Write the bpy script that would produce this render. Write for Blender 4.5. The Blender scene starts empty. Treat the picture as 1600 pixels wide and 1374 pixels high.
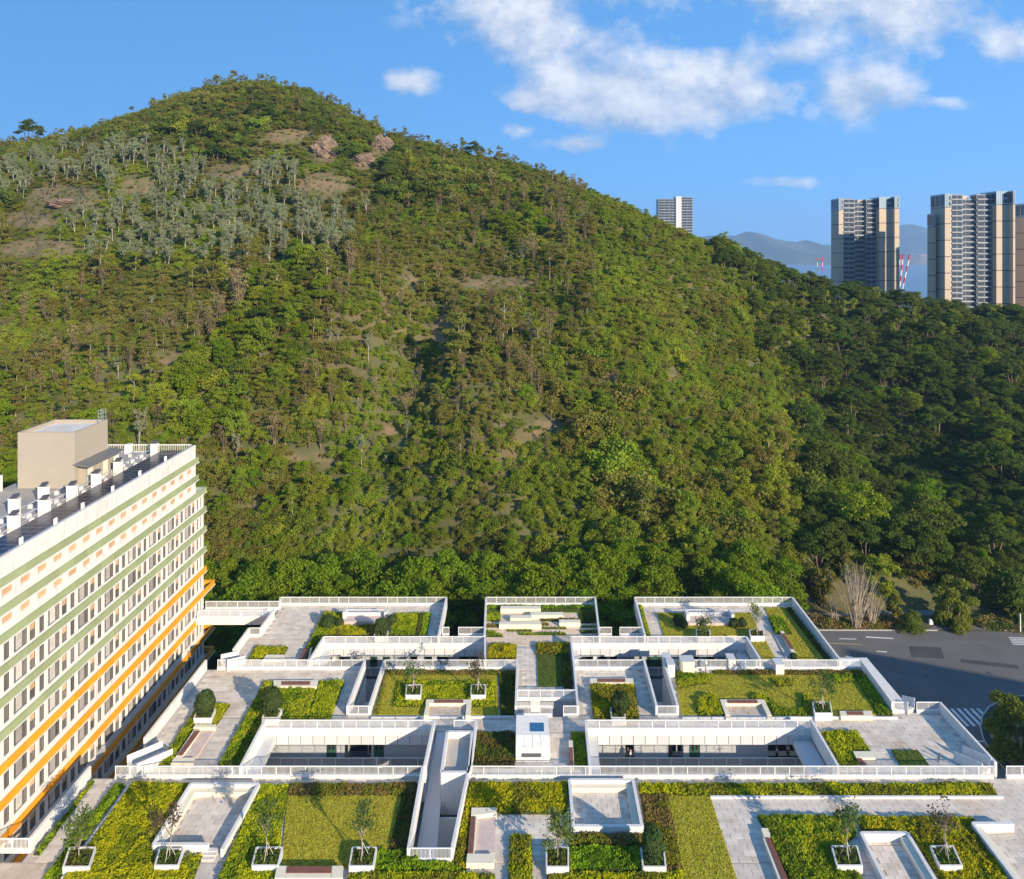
import bpy, math, random
import numpy as np
from mathutils import Vector, Matrix

# ------------------------------------------------------------------ camera, sky, sun, exposure
F, CX, CY, CAMZ = 1120.0, 820.0, 398.0, 53.25      # survey of the photograph: focal length and principal point in its pixels
SC = bpy.context.scene
C = SC.collection
SUN_EL, SUN_AZ = 19.0, 140.0                       # degrees; azimuth clockwise from +Y
cam_d = bpy.data.cameras.new('camera'); cam = bpy.data.objects.new('camera', cam_d); C.objects.link(cam)
cam.location = (0, 0, CAMZ); cam.rotation_euler = (math.radians(90), 0, 0)
cam_d.sensor_width = 36; cam_d.lens = 36 * F / 1600; cam_d.shift_x = -20 / 1600; cam_d.shift_y = -289 / 1600
cam_d.clip_start = 1; cam_d.clip_end = 40000
SC.camera = cam
SC.view_settings.view_transform = 'Standard'; SC.view_settings.look = 'None'
SC.view_settings.gamma = 1; SC.view_settings.use_curve_mapping = False
SC.view_settings.exposure = 0.8
SC.cycles.max_bounces = 6; SC.cycles.diffuse_bounces = 3; SC.cycles.glossy_bounces = 2
SC.cycles.transmission_bounces = 3; SC.cycles.volume_bounces = 1; SC.cycles.transparent_max_bounces = 6
SC.cycles.use_denoising = True

def build_world():
    w = bpy.data.worlds.new('World'); SC.world = w; w.use_nodes = True
    nt = w.node_tree; N = nt.nodes; L = nt.links; N.clear()
    def nd(t, **k):
        n = N.new(t)
        for a, b in k.items(): setattr(n, a, b)
        return n
    def ma(op, a, b=None, c=None, clamp=False):
        n = nd('ShaderNodeMath', operation=op); n.use_clamp = clamp
        for i, v in enumerate((a, b, c)):
            if v is None: continue
            if isinstance(v, (int, float)): n.inputs[i].default_value = v
            else: L.new(v, n.inputs[i])
        return n.outputs[0]
    sky = nd('ShaderNodeTexSky', sky_type='NISHITA'); sky.sun_disc = False
    sky.sun_elevation = math.radians(SUN_EL); sky.sun_rotation = math.radians(-SUN_AZ)
    sky.altitude = 60; sky.air_density = 0.7; sky.dust_density = 0.0; sky.ozone_density = 4.5
    bg1 = nd('ShaderNodeBackground'); bg1.inputs[1].default_value = 0.111
    gm = nd('ShaderNodeGamma'); gm.inputs[1].default_value = .30; L.new(sky.outputs[0], gm.inputs[0])      # even, polarised-looking blue as in the photograph, the same all round
    tint = nd('ShaderNodeVectorMath', operation='MULTIPLY'); tint.inputs[1].default_value = (.66, 1.68, 2.95); L.new(gm.outputs[0], tint.inputs[0]); L.new(tint.outputs[0], bg1.inputs[0])
    tc = nd('ShaderNodeTexCoord'); sp = nd('ShaderNodeSeparateXYZ'); L.new(tc.outputs['Generated'], sp.inputs[0])
    dx, dy, dz = sp.outputs
    # cumulus above the hill: azimuth / elevation position of each bank
    ydn = ma('MAXIMUM', dy, 0.05)
    u = ma('DIVIDE', dx, ydn); v = ma('DIVIDE', dz, ydn)
    nz1 = nd('ShaderNodeTexNoise'); nz1.inputs['Scale'].default_value = 9; nz1.inputs['Detail'].default_value = 7; nz1.inputs['Roughness'].default_value = 0.62
    cb = nd('ShaderNodeCombineXYZ'); L.new(u, cb.inputs[0]); L.new(ma('MULTIPLY', v, 1.25), cb.inputs[1]); L.new(cb.outputs[0], nz1.inputs['Vector'])
    warp = nd('ShaderNodeTexNoise'); warp.inputs['Scale'].default_value = 5; warp.inputs['Detail'].default_value = 5
    L.new(cb.outputs[0], warp.inputs['Vector']); ws = nd('ShaderNodeSeparateColor'); L.new(warp.outputs['Color'], ws.inputs[0])
    uw = ma('ADD', u, ma('MULTIPLY', ma('SUBTRACT', ws.outputs[0], .5), .10)); vw = ma('ADD', v, ma('MULTIPLY', ma('SUBTRACT', ws.outputs[1], .5), .05))
    banks = [(950, 150, 100, 48, .85), (860, 70, 95, 50, .7), (1110, 112, 95, 50, 1.1), (1060, 180, 110, 34, .9), (1185, 150, 50, 26, .55), (1345, 150, 62, 44, 1.3),
             (1440, 40, 130, 52, .85), (1290, 0, 170, 40, .6), (790, 15, 110, 60, .75), (625, 128, 48, 20, .95), (820, 158, 36, 20, .75), (910, 229, 58, 13, .85),
             (1585, 70, 50, 34, .8), (1215, 287, 78, 11, .55), (1470, 165, 50, 12, .5), (800, 208, 28, 12, .5), (1240, 70, 60, 22, .4),
             (900, 150, 80, 40, .6), (1000, -60, 420, 60, .5)]
    acc = None; low = None
    for (px, py, rx, ry, wt) in banks:
        a = ma('MULTIPLY', ma('SUBTRACT', uw, (px - CX) / F), F / rx); b = ma('MULTIPLY', ma('SUBTRACT', vw, (CY - py) / F), F / ry)
        g = ma('POWER', 2.718, ma('MULTIPLY', ma('ADD', ma('MULTIPLY', a, a), ma('MULTIPLY', b, b)), -1.0))
        g = ma('MULTIPLY', g, wt)
        gb = ma('MULTIPLY', g, b)
        acc = g if acc is None else ma('ADD', acc, g)
        low = gb if low is None else ma('ADD', low, gb)
    front = ma('GREATER_THAN', dy, 0.12)
    acc = ma('MULTIPLY', ma('MINIMUM', acc, 1.25), front)
    # the rest of the sky carries the same scattered cumulus
    pz = ma('ADD', ma('MAXIMUM', dz, 0.0), 0.16)
    cb2 = nd('ShaderNodeCombineXYZ'); L.new(ma('DIVIDE', dx, pz), cb2.inputs[0]); L.new(ma('DIVIDE', dy, pz), cb2.inputs[1])
    nz2 = nd('ShaderNodeTexNoise'); nz2.inputs['Scale'].default_value = 0.8; nz2.inputs['Detail'].default_value = 8; nz2.inputs['Roughness'].default_value = .55
    L.new(cb2.outputs[0], nz2.inputs['Vector'])
    away = ma('SUBTRACT', 1.0, ma('MULTIPLY', front, ma('LESS_THAN', dz, 0.42)))
    rest = ma('MULTIPLY', ma('SMOOTH_MIN', ma('MULTIPLY', ma('SUBTRACT', nz2.outputs[0], .56), 6), 1.0, .1, clamp=True), away)
    dens = ma('ADD', ma('MULTIPLY', acc, 1.45), ma('MULTIPLY', ma('SUBTRACT', nz1.outputs[0], 0.5), 3.1))
    dens = ma('MULTIPLY', ma('SUBTRACT', dens, 0.36), .74, clamp=True)
    dens = ma('MULTIPLY', dens, ma('MULTIPLY', acc, 5, clamp=True))
    mask = ma('MULTIPLY', ma('MAXIMUM', ma('MULTIPLY', dens, ma('SUBTRACT', 1.9, dens)), rest, clamp=True), .90, clamp=True)
    # sun-facing tops white, bases grey-blue
    nz3 = nd('ShaderNodeTexNoise'); nz3.inputs['Scale'].default_value = 9; nz3.inputs['Detail'].default_value = 7; nz3.inputs['Roughness'].default_value = .62
    # the same billows seen a little further towards the sun: the difference is the lit side
    off = nd('ShaderNodeVectorMath', operation='ADD'); L.new(cb.outputs[0], off.inputs[0]); off.inputs[1].default_value = (.022, .030, 0); L.new(off.outputs[0], nz3.inputs['Vector'])
    lit = ma('ADD', ma('MULTIPLY', low, .35), ma('ADD', ma('MULTIPLY', ma('SUBTRACT', nz1.outputs[0], nz3.outputs[0]), 2.6), ma('ADD', ma('MULTIPLY', dens, .25), .38)), clamp=True)
    mx = nd('ShaderNodeMix', data_type='RGBA'); L.new(lit, mx.inputs[0])
    mx.inputs[6].default_value = (.27, .34, .46, 1); mx.inputs[7].default_value = (.70, .69, .68, 1)
    bg2 = nd('ShaderNodeBackground'); L.new(mx.outputs[2], bg2.inputs[0]); bg2.inputs[1].default_value = 0.9
    mix = nd('ShaderNodeMixShader'); L.new(mask, mix.inputs[0]); L.new(bg1.outputs[0], mix.inputs[1]); L.new(bg2.outputs[0], mix.inputs[2])
    out = nd('ShaderNodeOutputWorld'); L.new(mix.outputs[0], out.inputs[0])
build_world()

sun_d = bpy.data.lights.new('sun', 'SUN'); sun = bpy.data.objects.new('sun', sun_d); C.objects.link(sun)
sun_d.energy = 4.7; sun_d.angle = math.radians(0.5); sun_d.color = (1.0, 0.85, 0.64)
_e, _a = math.radians(SUN_EL), math.radians(SUN_AZ)
SUNV = Vector((math.sin(_a) * math.cos(_e), math.cos(_a) * math.cos(_e), math.sin(_e)))
sun.rotation_euler = SUNV.to_track_quat('Z', 'Y').to_euler(); sun.location = (60, -60, 120)

# ------------------------------------------------------------------ helpers
rng = np.random.default_rng(7); R = random.Random(5)

def W(px, py, z=0.0):
    """ground survey: the place at height z that the photograph shows at (px, py)"""
    y = F * (CAMZ - z) / (py - CY)
    return ((px - CX) * y / F, y)
def T(px, py): return W(px, py, 1.25)
def Z(y, py): return CAMZ - (py - CY) * y / F          # height of something seen at py that stands at depth y
def X(y, px): return (px - CX) * y / F

ORG = {}
class MB:
    def __init__(s): s.v = []; s.f = []; s.m = []
    def add(s, vs, fs, m=0):
        o = len(s.v); s.v += [tuple(p) for p in vs]; s.f += [tuple(i + o for i in q) for q in fs]; s.m += [m] * len(fs); return s
    def box(s, x0, x1, y0, y1, z0, z1, m=0):
        x0, x1 = min(x0, x1), max(x0, x1); y0, y1 = min(y0, y1), max(y0, y1); z0, z1 = min(z0, z1), max(z0, z1)
        return s.add([(x0,y0,z0),(x1,y0,z0),(x1,y1,z0),(x0,y1,z0),(x0,y0,z1),(x1,y0,z1),(x1,y1,z1),(x0,y1,z1)],
                     [(0,3,2,1),(4,5,6,7),(0,1,5,4),(1,2,6,5),(2,3,7,6),(3,0,4,7)], m)
    def prism(s, poly, z0, z1, m=0):
        poly = ccw(poly); n = len(poly)
        vs = [(p[0], p[1], z0) for p in poly] + [(p[0], p[1], z1) for p in poly]
        fs = [tuple(reversed(range(n))), tuple(range(n, 2 * n))] + [(i, (i + 1) % n, n + (i + 1) % n, n + i) for i in range(n)]
        return s.add(vs, fs, m)
    def wall(s, p, q, t, z0, z1, m=0, za=None, zb=None, off=0.0):
        """upright slab from p to q, thickness t; za / zb: other top heights at p and q"""
        d = Vector((q[0] - p[0], q[1] - p[1])); d.normalize(); n = Vector((-d.y, d.x)); a = n * (t / 2 + off); b = n * (t / 2 - off)
        c = [(p[0] - b.x, p[1] - b.y), (q[0] - b.x, q[1] - b.y), (q[0] + a.x, q[1] + a.y), (p[0] + a.x, p[1] + a.y)]
        tz = [z1 if za is None else za, z1 if zb is None else zb]; tz = [tz[0], tz[1], tz[1], tz[0]]
        return s.add([(x, y, z0) for x, y in c] + [(c[i][0], c[i][1], tz[i]) for i in range(4)],
                     [(0,3,2,1),(4,5,6,7),(0,1,5,4),(1,2,6,5),(2,3,7,6),(3,0,4,7)], m)
    def tube(s, p, q, r0, r1, n=6, m=0):
        p = Vector(p); q = Vector(q); d = (q - p).normalized(); a = d.orthogonal().normalized(); b = d.cross(a)
        vs = []
        for c, r in ((p, r0), (q, r1)):
            for i in range(n):
                t = 2 * math.pi * i / n; vs.append(c + (a * math.cos(t) + b * math.sin(t)) * r)
        return s.add(vs, [(i, (i + 1) % n, n + (i + 1) % n, n + i) for i in range(n)] + [tuple(reversed(range(n))), tuple(range(n, 2 * n))], m)
    def mesh(s, name, mats, org=(0, 0, 0), smooth=False):
        me = bpy.data.meshes.new(name)
        ox, oy, oz = org
        me.from_pydata([(x - ox, y - oy, z - oz) for x, y, z in s.v], [], s.f)
        for m in (mats if isinstance(mats, (list, tuple)) else [mats]): me.materials.append(m)
        if any(s.m): me.polygons.foreach_set('material_index', s.m)
        if smooth: me.polygons.foreach_set('use_smooth', [True] * len(s.f))
        me.update(); return me
    def build(s, name, mats, parent=None, smooth=False, **k):
        org = ORG.get(parent.name, (0, 0, 0)) if parent else k.pop('org', (0, 0, 0))
        return link(name, s.mesh(name, mats, org, smooth), parent, org, **k)

def link(name, me, parent=None, org=(0, 0, 0), **k):
    o = bpy.data.objects.new(name, me); C.objects.link(o)
    if parent: o.parent = parent
    else: o.location = org
    ORG[o.name] = org
    tag(o, **k); return o
def tag(o, label=None, cat=None, group=None, kind=None):
    if label: o['label'] = label
    if cat: o['category'] = cat
    if group: o['group'] = group
    if kind: o['kind'] = kind
    return o
def thing(name, loc, label, cat, group=None):
    o = bpy.data.objects.new(name, None); C.objects.link(o); o.location = loc; o.empty_display_size = .5
    ORG[o.name] = tuple(loc); return tag(o, label, cat, group)
def ccw(p):
    a = sum(p[i][0] * p[(i + 1) % len(p)][1] - p[(i + 1) % len(p)][0] * p[i][1] for i in range(len(p)))
    return list(p) if a > 0 else list(reversed(p))
def inpoly(x, y, poly):
    x = np.asarray(x); y = np.asarray(y); r = np.zeros(x.shape, bool); n = len(poly)
    for i in range(n):
        x0, y0 = poly[i][:2]; x1, y1 = poly[(i + 1) % n][:2]
        if y0 == y1: continue
        c = ((y0 > y) != (y1 > y)) & (x < (x1 - x0) * (y - y0) / (y1 - y0) + x0); r ^= c
    return r
def edgedist(x, y, poly):
    d = np.full(np.shape(x), 1e9); n = len(poly)
    for i in range(n):
        ax, ay = poly[i][:2]; bx, by = poly[(i + 1) % n][:2]; vx, vy = bx - ax, by - ay
        t = np.clip(((x - ax) * vx + (y - ay) * vy) / (vx * vx + vy * vy + 1e-9), 0, 1)
        d = np.minimum(d, np.hypot(x - ax - t * vx, y - ay - t * vy))
    return d
_tab = np.random.default_rng(3).random((256, 256))
def vnoise(x, y, s=1.0):
    x = np.asarray(x) / s + 1000; y = np.asarray(y) / s + 1000
    i = np.floor(x).astype(int); j = np.floor(y).astype(int); u = x - i; v = y - j; u = u * u * (3 - 2 * u); v = v * v * (3 - 2 * v)
    g = lambda a, b: _tab[a % 256, b % 256]
    return (g(i, j) * (1 - u) + g(i + 1, j) * u) * (1 - v) + (g(i, j + 1) * (1 - u) + g(i + 1, j + 1) * u) * v
def fbm(x, y, s, o=4):
    t = 0; a = 1; n = 0
    for k in range(o): t = t + a * vnoise(x + 37.1 * k, y - 11.3 * k, s); n += a; a *= .5; s *= .5
    return t / n
_T = ['', '', 'twenty', 'thirty', 'forty', 'fifty', 'sixty', 'seventy', 'eighty', 'ninety']
def nth(n):
    if n < 20: return ORD[n]
    a, b = divmod(n + 1, 10)
    return (_T[a][:-1] + 'ieth') if b == 0 else _T[a] + '-' + ORD[b - 1]
ORD = 'first second third fourth fifth sixth seventh eighth ninth tenth eleventh twelfth thirteenth fourteenth fifteenth sixteenth seventeenth eighteenth nineteenth twentieth'.split()

# ------------------------------------------------------------------ materials
def mat(name, col, rough=.75, var=.12, scale=.5, bump=0, bscale=12, rnd=0, spec=.35, metal=0, stain=None, detail=5, hue=0, streak=0):
    m = bpy.data.materials.new(name); m.use_nodes = True; nt = m.node_tree; N = nt.nodes; L = nt.links
    b = N['Principled BSDF']; b.inputs['Roughness'].default_value = rough; b.inputs['Specular IOR Level'].default_value = spec; b.inputs['Metallic'].default_value = metal
    rgb = N.new('ShaderNodeRGB'); rgb.outputs[0].default_value = (*col, 1); cur = rgb.outputs[0]
    geo = N.new('ShaderNodeNewGeometry')
    if stain:
        sc, amt, ssc = stain
        n = N.new('ShaderNodeTexNoise'); n.inputs['Scale'].default_value = ssc; n.inputs['Detail'].default_value = 6; L.new(geo.outputs['Position'], n.inputs['Vector'])
        r = N.new('ShaderNodeMapRange'); r.inputs[1].default_value = .52; r.inputs[2].default_value = .72; r.inputs[4].default_value = amt; L.new(n.outputs[0], r.inputs[0])
        x = N.new('ShaderNodeMix'); x.data_type = 'RGBA'; L.new(r.outputs[0], x.inputs[0]); L.new(cur, x.inputs[6]); x.inputs[7].default_value = (*sc, 1); cur = x.outputs[2]
    if streak:
        mp = N.new('ShaderNodeVectorMath'); mp.operation = 'MULTIPLY'; mp.inputs[1].default_value = (2.6, 2.6, .22); L.new(geo.outputs['Position'], mp.inputs[0])
        n = N.new('ShaderNodeTexNoise'); n.inputs['Scale'].default_value = 1; n.inputs['Detail'].default_value = 7; n.inputs['Roughness'].default_value = .7; L.new(mp.outputs[0], n.inputs['Vector'])
        r = N.new('ShaderNodeMapRange'); r.inputs[1].default_value = .50; r.inputs[2].default_value = .78; r.inputs[4].default_value = streak; L.new(n.outputs[0], r.inputs[0])
        x = N.new('ShaderNodeMix'); x.data_type = 'RGBA'; L.new(r.outputs[0], x.inputs[0]); L.new(cur, x.inputs[6]); x.inputs[7].default_value = (.33, .30, .26, 1); cur = x.outputs[2]
    val = None
    if var:
        n = N.new('ShaderNodeTexNoise'); n.inputs['Scale'].default_value = scale; n.inputs['Detail'].default_value = detail; n.inputs['Roughness'].default_value = .65
        L.new(geo.outputs['Position'], n.inputs['Vector'])
        r = N.new('ShaderNodeMapRange'); r.inputs[1].default_value = .25; r.inputs[2].default_value = .75; r.inputs[3].default_value = 1 - var; r.inputs[4].default_value = 1 + var; L.new(n.outputs[0], r.inputs[0]); val = r.outputs[0]
    if rnd:
        oi = N.new('ShaderNodeObjectInfo')
        r = N.new('ShaderNodeMapRange'); r.inputs[3].default_value = 1 - rnd; r.inputs[4].default_value = 1 + rnd; L.new(oi.outputs['Random'], r.inputs[0])
        if val is not None:
            q = N.new('ShaderNodeMath'); q.operation = 'MULTIPLY'; L.new(val, q.inputs[0]); L.new(r.outputs[0], q.inputs[1]); val = q.outputs[0]
        else: val = r.outputs[0]
    if val is not None:
        h = N.new('ShaderNodeHueSaturation'); L.new(cur, h.inputs['Color']); L.new(val, h.inputs['Value']); cur = h.outputs[0]
        if hue:
            oi = N.new('ShaderNodeObjectInfo'); r = N.new('ShaderNodeMapRange'); r.inputs[3].default_value = .5 - hue; r.inputs[4].default_value = .5 + hue; L.new(oi.outputs['Random'], r.inputs[0]); L.new(r.outputs[0], h.inputs['Hue'])
    L.new(cur, b.inputs['Base Color'])
    if bump:
        n = N.new('ShaderNodeTexNoise'); n.inputs['Scale'].default_value = bscale; n.inputs['Detail'].default_value = 4; L.new(geo.outputs['Position'], n.inputs['Vector'])
        bp = N.new('ShaderNodeBump'); bp.inputs['Strength'].default_value = bump; bp.inputs['Distance'].default_value = .1; L.new(n.outputs[0], bp.inputs['Height']); L.new(bp.outputs[0], b.inputs['Normal'])
    return m

def leafmat(name, col, var=.3, hue=.02, rnd=.22, trans=.25, attr=False, scale=.035):
    """leaf surface: diffuse + translucent, tree-to-tree and patch-to-patch colour of the leaves"""
    m = bpy.data.materials.new(name); m.use_nodes = True; nt = m.node_tree; N = nt.nodes; L = nt.links
    for n in list(N): N.remove(n)
    out = N.new('ShaderNodeOutputMaterial'); d = N.new('ShaderNodeBsdfDiffuse'); t = N.new('ShaderNodeBsdfTranslucent'); mx = N.new('ShaderNodeMixShader'); mx.inputs[0].default_value = trans
    if attr:
        a = N.new('ShaderNodeAttribute'); a.attribute_name = 'Col'; cur = a.outputs['Color']
    else:
        a = N.new('ShaderNodeRGB'); a.outputs[0].default_value = (*col, 1); cur = a.outputs[0]
    h = N.new('ShaderNodeHueSaturation'); L.new(cur, h.inputs['Color'])
    geo = N.new('ShaderNodeNewGeometry'); n = N.new('ShaderNodeTexNoise'); n.inputs['Scale'].default_value = scale; n.inputs['Detail'].default_value = 6; n.inputs['Roughness'].default_value = .7
    L.new(geo.outputs['Position'], n.inputs['Vector'])
    r = N.new('ShaderNodeMapRange'); r.inputs[1].default_value = .3; r.inputs[2].default_value = .7; r.inputs[3].default_value = 1 - var; r.inputs[4].default_value = 1 + var; L.new(n.outputs[0], r.inputs[0])
    oi = N.new('ShaderNodeObjectInfo')
    r2 = N.new('ShaderNodeMapRange'); r2.inputs[3].default_value = 1 - rnd; r2.inputs[4].default_value = 1 + rnd; L.new(oi.outputs['Random'], r2.inputs[0])
    q = N.new('ShaderNodeMath'); q.operation = 'MULTIPLY'; L.new(r.outputs[0], q.inputs[0]); L.new(r2.outputs[0], q.inputs[1]); L.new(q.outputs[0], h.inputs['Value'])
    w = N.new('ShaderNodeMath'); w.operation = 'FRACT'; k = N.new('ShaderNodeMath'); k.operation = 'MULTIPLY'; k.inputs[1].default_value = 7.31; L.new(oi.outputs['Random'], k.inputs[0]); L.new(k.outputs[0], w.inputs[0])
    r3 = N.new('ShaderNodeMapRange'); r3.inputs[3].default_value = .5 - hue; r3.inputs[4].default_value = .5 + hue; L.new(w.outputs[0], r3.inputs[0]); L.new(r3.outputs[0], h.inputs['Hue'])
    L.new(h.outputs[0], d.inputs[0]); L.new(h.outputs[0], t.inputs[0])
    L.new(d.outputs[0], mx.inputs[1]); L.new(t.outputs[0], mx.inputs[2]); L.new(mx.outputs[0], out.inputs[0])
    return m

WHITE = mat('white_paint', (.68, .665, .64), .6, .05, .25, stain=((.58, .55, .50), .35, .35), streak=.6)
WHITEP = mat('white_rail_paint', (.82, .81, .80), .45, .03)
CREAM = mat('cream_stone', (.70, .64, .50), .7, .06, .8)
FASCIA = mat('pale_panel', (.54, .54, .545), .55, .05, .4, rnd=.05)
PAVER = mat('paver_stone', (.60, .53, .455), .8, .20, .7, rnd=.12, stain=((.48, .34, .22), .6, .25))
SLAB = mat('concrete_slab', (.46, .41, .36), .85, .14, .5, stain=((.33, .30, .27), .5, .3))
STEPM = mat('step_stone', (.58, .54, .51), .8, .1, .6)
PINK = mat('pink_paving', (.56, .45, .40), .8, .12, .9, stain=((.45, .34, .30), .5, .6))
DECK = mat('warm_deck_stone', (.64, .50, .37), .8, .12, .9, rnd=.08)
WOOD = mat('red_brown_slats', (.20, .085, .06), .65, .2, 1.5)
SOIL = mat('soil', (.10, .065, .035), .95, .3, 2, bump=.4)
CORR = mat('corridor_paint', (.58, .59, .60), .7, .06, .3)
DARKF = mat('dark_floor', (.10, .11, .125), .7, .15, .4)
DOOR = mat('green_door', (.05, .13, .09), .5, .05)
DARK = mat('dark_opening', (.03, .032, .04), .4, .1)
GLASSD = mat('dark_glass', (.025, .03, .04), .08, .05, spec=.6)
CURT = mat('grey_curtain_pane', (.41, .375, .34), .35, .2, 1.2, rnd=.5)
TAN = mat('tan_pane', (.56, .36, .21), .5, .1, 1.2, rnd=.12)  # plain tan pane, used where the windows show orange reveals
BROWNG = mat('brown_glass_pane', (.13, .115, .105), .2, .2, 1.0, rnd=.5, spec=.5)
FRAME = mat('dark_frame', (.09, .09, .10), .5, .05)
GREENB = mat('green_panel', (.30, .35, .185), .6, .09, .35, rnd=.09, streak=.3)
ORANGE = mat('orange_panel', (.80, .32, .012), .6, .09, .35, rnd=.09, streak=.25)
TAUPE = mat('taupe_render', (.36, .315, .255), .8, .05, .3)
ROOFG = mat('roof_grey', (.33, .31, .29), .85, .15, .4, stain=((.42, .32, .22), .4, .25))
SOLAR = mat('solar_cell', (.018, .020, .042), .22, .1, 1, rnd=.15, spec=.5)
ALU = mat('aluminium', (.6, .6, .62), .4, .05, metal=.6)
CAPD = mat('dark_vent_cap', (.07, .07, .08), .5, .1)
ASPH = mat('asphalt', (.130, .124, .120), .9, .18, .12, stain=((.14, .13, .125), .6, .09), bump=.1, bscale=30)
ASPH2 = mat('footway_asphalt', (.04, .042, .048), .9, .15, .3)
KERB = mat('kerb_stone', (.36, .34, .31), .8, .12, .8)
PAINT = mat('road_paint', (.62, .62, .60), .7, .2, 1.5)
PAINTY = mat('yellow_road_paint', (.45, .32, .12), .7, .3, 1.5)
LAWN = mat('lawn_grass', (.36, .33, .028), .95, .30, 1.4, bump=1.0, bscale=7, detail=8, stain=((.42, .32, .05), .55, .35))
LAWND = mat('lawn_grass_green', (.085, .135, .018), .95, .25, 1.2, bump=1.0, bscale=7, detail=8, stain=((.12, .12, .03), .4, .4))
EARTH = mat('hill_earth', (.095, .098, .036), .95, .35, .05, bump=.6, bscale=.8, detail=8, stain=((.20, .125, .075), .55, .03))
ROCK = mat('red_rock', (.19, .13, .092), .95, .45, .5, bump=1.0, bscale=.7, detail=10, stain=((.09, .075, .05), .8, .35), streak=.5)
BARE = mat('bare_soil', (.30, .19, .115), .95, .3, .3, bump=.6, bscale=1.2, detail=8)
BARK = mat('brown_bark', (.16, .12, .085), .9, .25, 1.2)
BARKP = mat('pale_bark', (.50, .45, .38), .85, .15, .8)
BARKG = mat('grey_twig', (.30, .26, .205), .9, .2, .8)

# ------------------------------------------------------------------ terrain: the hill, its spur and the valley on the right
GZ = -16.0
RIDGE = [(-400, 262, 400), (-250, 248, 400), (-100, 226, 396), (0, 212, 392), (130, 188, 388), (240, 158, 388), (330, 124, 388), (400, 113, 386), (450, 119, 380), (520, 140, 370), (600, 188, 360),
         (700, 214, 345), (780, 229, 335), (850, 248, 325), (940, 280, 310), (1000, 310, 300), (1060, 345, 290), (1110, 368, 283)]
RIDGE2 = [(1160, 388, 285), (1200, 405, 287), (1260, 428, 290), (1320, 444, 292), (1400, 457, 295), (1500, 470, 298), (1600, 478, 300), (1750, 482, 300), (1950, 492, 300)]
def build_surface():
    P = []
    def cp(px, py, y, drop=0.0): P.append((X(y, px), y, Z(y, py) - drop))
    for k, (px, py, y) in enumerate(RIDGE):
        cp(px, py, y, 8)
        x = X(y, px); z = Z(y, py) - 8
        P.append((x * 1.12, y + 70, z - 28)); P.append((x * 1.25, y + 170, z - 75))
        if k % 2 == 0 or px < 0:
            pb = min(px, 1000); xb = X(128, pb); yb = 128; zb = GZ
            for s in (0.0, .25, .5, .75):
                yy = yb + (y - yb) * s; zz = zb + (z - zb) * (s ** 0.97)
                P.append((xb + (x - xb) * s, yy, zz))
    for (px, py, y) in RIDGE2:
        cp(px, py, y, 8); x = X(y, px); z = Z(y, py) - 8
        P.append((x * 1.15, y + 60, z - 25)); P.append((x * 1.3, y + 160, z - 45))
    for a in [(1100, 380, 280), (1150, 480, 243), (1200, 590, 210), (1242, 690, 184), (1256, 790, 160), (1250, 870, 143)]: cp(*a, 7)
    for a in [(1275, 560, 276), (1290, 680, 240), (1300, 780, 203), (1315, 860, 170), (1400, 540, 268), (1400, 660, 232), (1400, 760, 200), (1400, 850, 170),
              (1500, 560, 262), (1500, 660, 230), (1500, 760, 198), (1500, 850, 168), (1600, 560, 262), (1600, 700, 214), (1600, 850, 164), (1780, 600, 250), (1780, 800, 178)]: cp(*a, 6)
    for x in (60, 90, 120, 150, 190): P.append((x, 142, GZ))
    for x in range(-420, 400, 60): P.append((x, 100, GZ))
    A = np.array(P); xy = A[:, :2]; z = A[:, 2]
    def U(r2): return np.where(r2 > 1e-9, r2 * np.log(r2 + 1e-9) * .5, 0.0)
    n = len(A); d2 = ((xy[:, None] - xy[None]) ** 2).sum(-1); K = U(d2) + np.eye(n) * 900.0
    Q = np.hstack([np.ones((n, 1)), xy]); M_ = np.block([[K, Q], [Q.T, np.zeros((3, 3))]])
    sol = np.linalg.solve(M_, np.concatenate([z, np.zeros(3)]))
    def h(x, y):
        x = np.asarray(x, float); y = np.asarray(y, float); sh = x.shape; xf = x.ravel(); yf = y.ravel()
        o = np.empty(xf.shape)
        for i in range(0, len(xf), 4000):
            a = xf[i:i + 4000]; b = yf[i:i + 4000]
            r2 = (a[:, None] - xy[None, :, 0]) ** 2 + (b[:, None] - xy[None, :, 1]) ** 2
            o[i:i + 4000] = U(r2) @ sol[:n] + sol[n] + sol[n + 1] * a + sol[n + 2] * b
        o = o.reshape(sh)
        rd = np.interp(CX + F * x / np.maximum(y, 20), [r[0] for r in RIDGE + RIDGE2], [r[2] for r in RIDGE + RIDGE2])
        o = o + (fbm(x, y, 75, 4) - .5) * 24 * np.clip(np.abs(rd - y) / 70, .2, 1) + (fbm(x + 500, y, 16, 3) - .5) * 3.5
        gx, gy = X(205, 775), 205.0                                            # a knoll and the gully beside it
        o = o + 7 * np.exp(-(((x - gx) / 14) ** 2 + ((y - gy + 20) / 26) ** 2)) - 8 * np.exp(-(((x - gx + 22) / 10) ** 2 + ((y - gy) / 30) ** 2))
        o = o + 78 * np.exp(-(((x - 315) / 75) ** 2 + ((y - 150) / 95) ** 2))          # unseen rise beyond the right edge, added to shade the valley
        s = np.clip((y - 124) / 20, 0, 1); s = s * s * (3 - 2 * s)
        flat = np.clip((x - 38) / 14, 0, 1) * np.clip((150 - y) / 10, 0, 1) * np.clip((215 - x) / 40, 0, 1)      # level verge beside the road
        o = GZ + (np.maximum(o, GZ) - GZ) * s * (1 - flat)
        edge = np.clip((np.maximum(np.abs(x) - 480, y - 640)) / 140, 0, 1)
        return o * (1 - edge) + (-34) * edge
    return h
HGT = build_surface()
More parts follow.
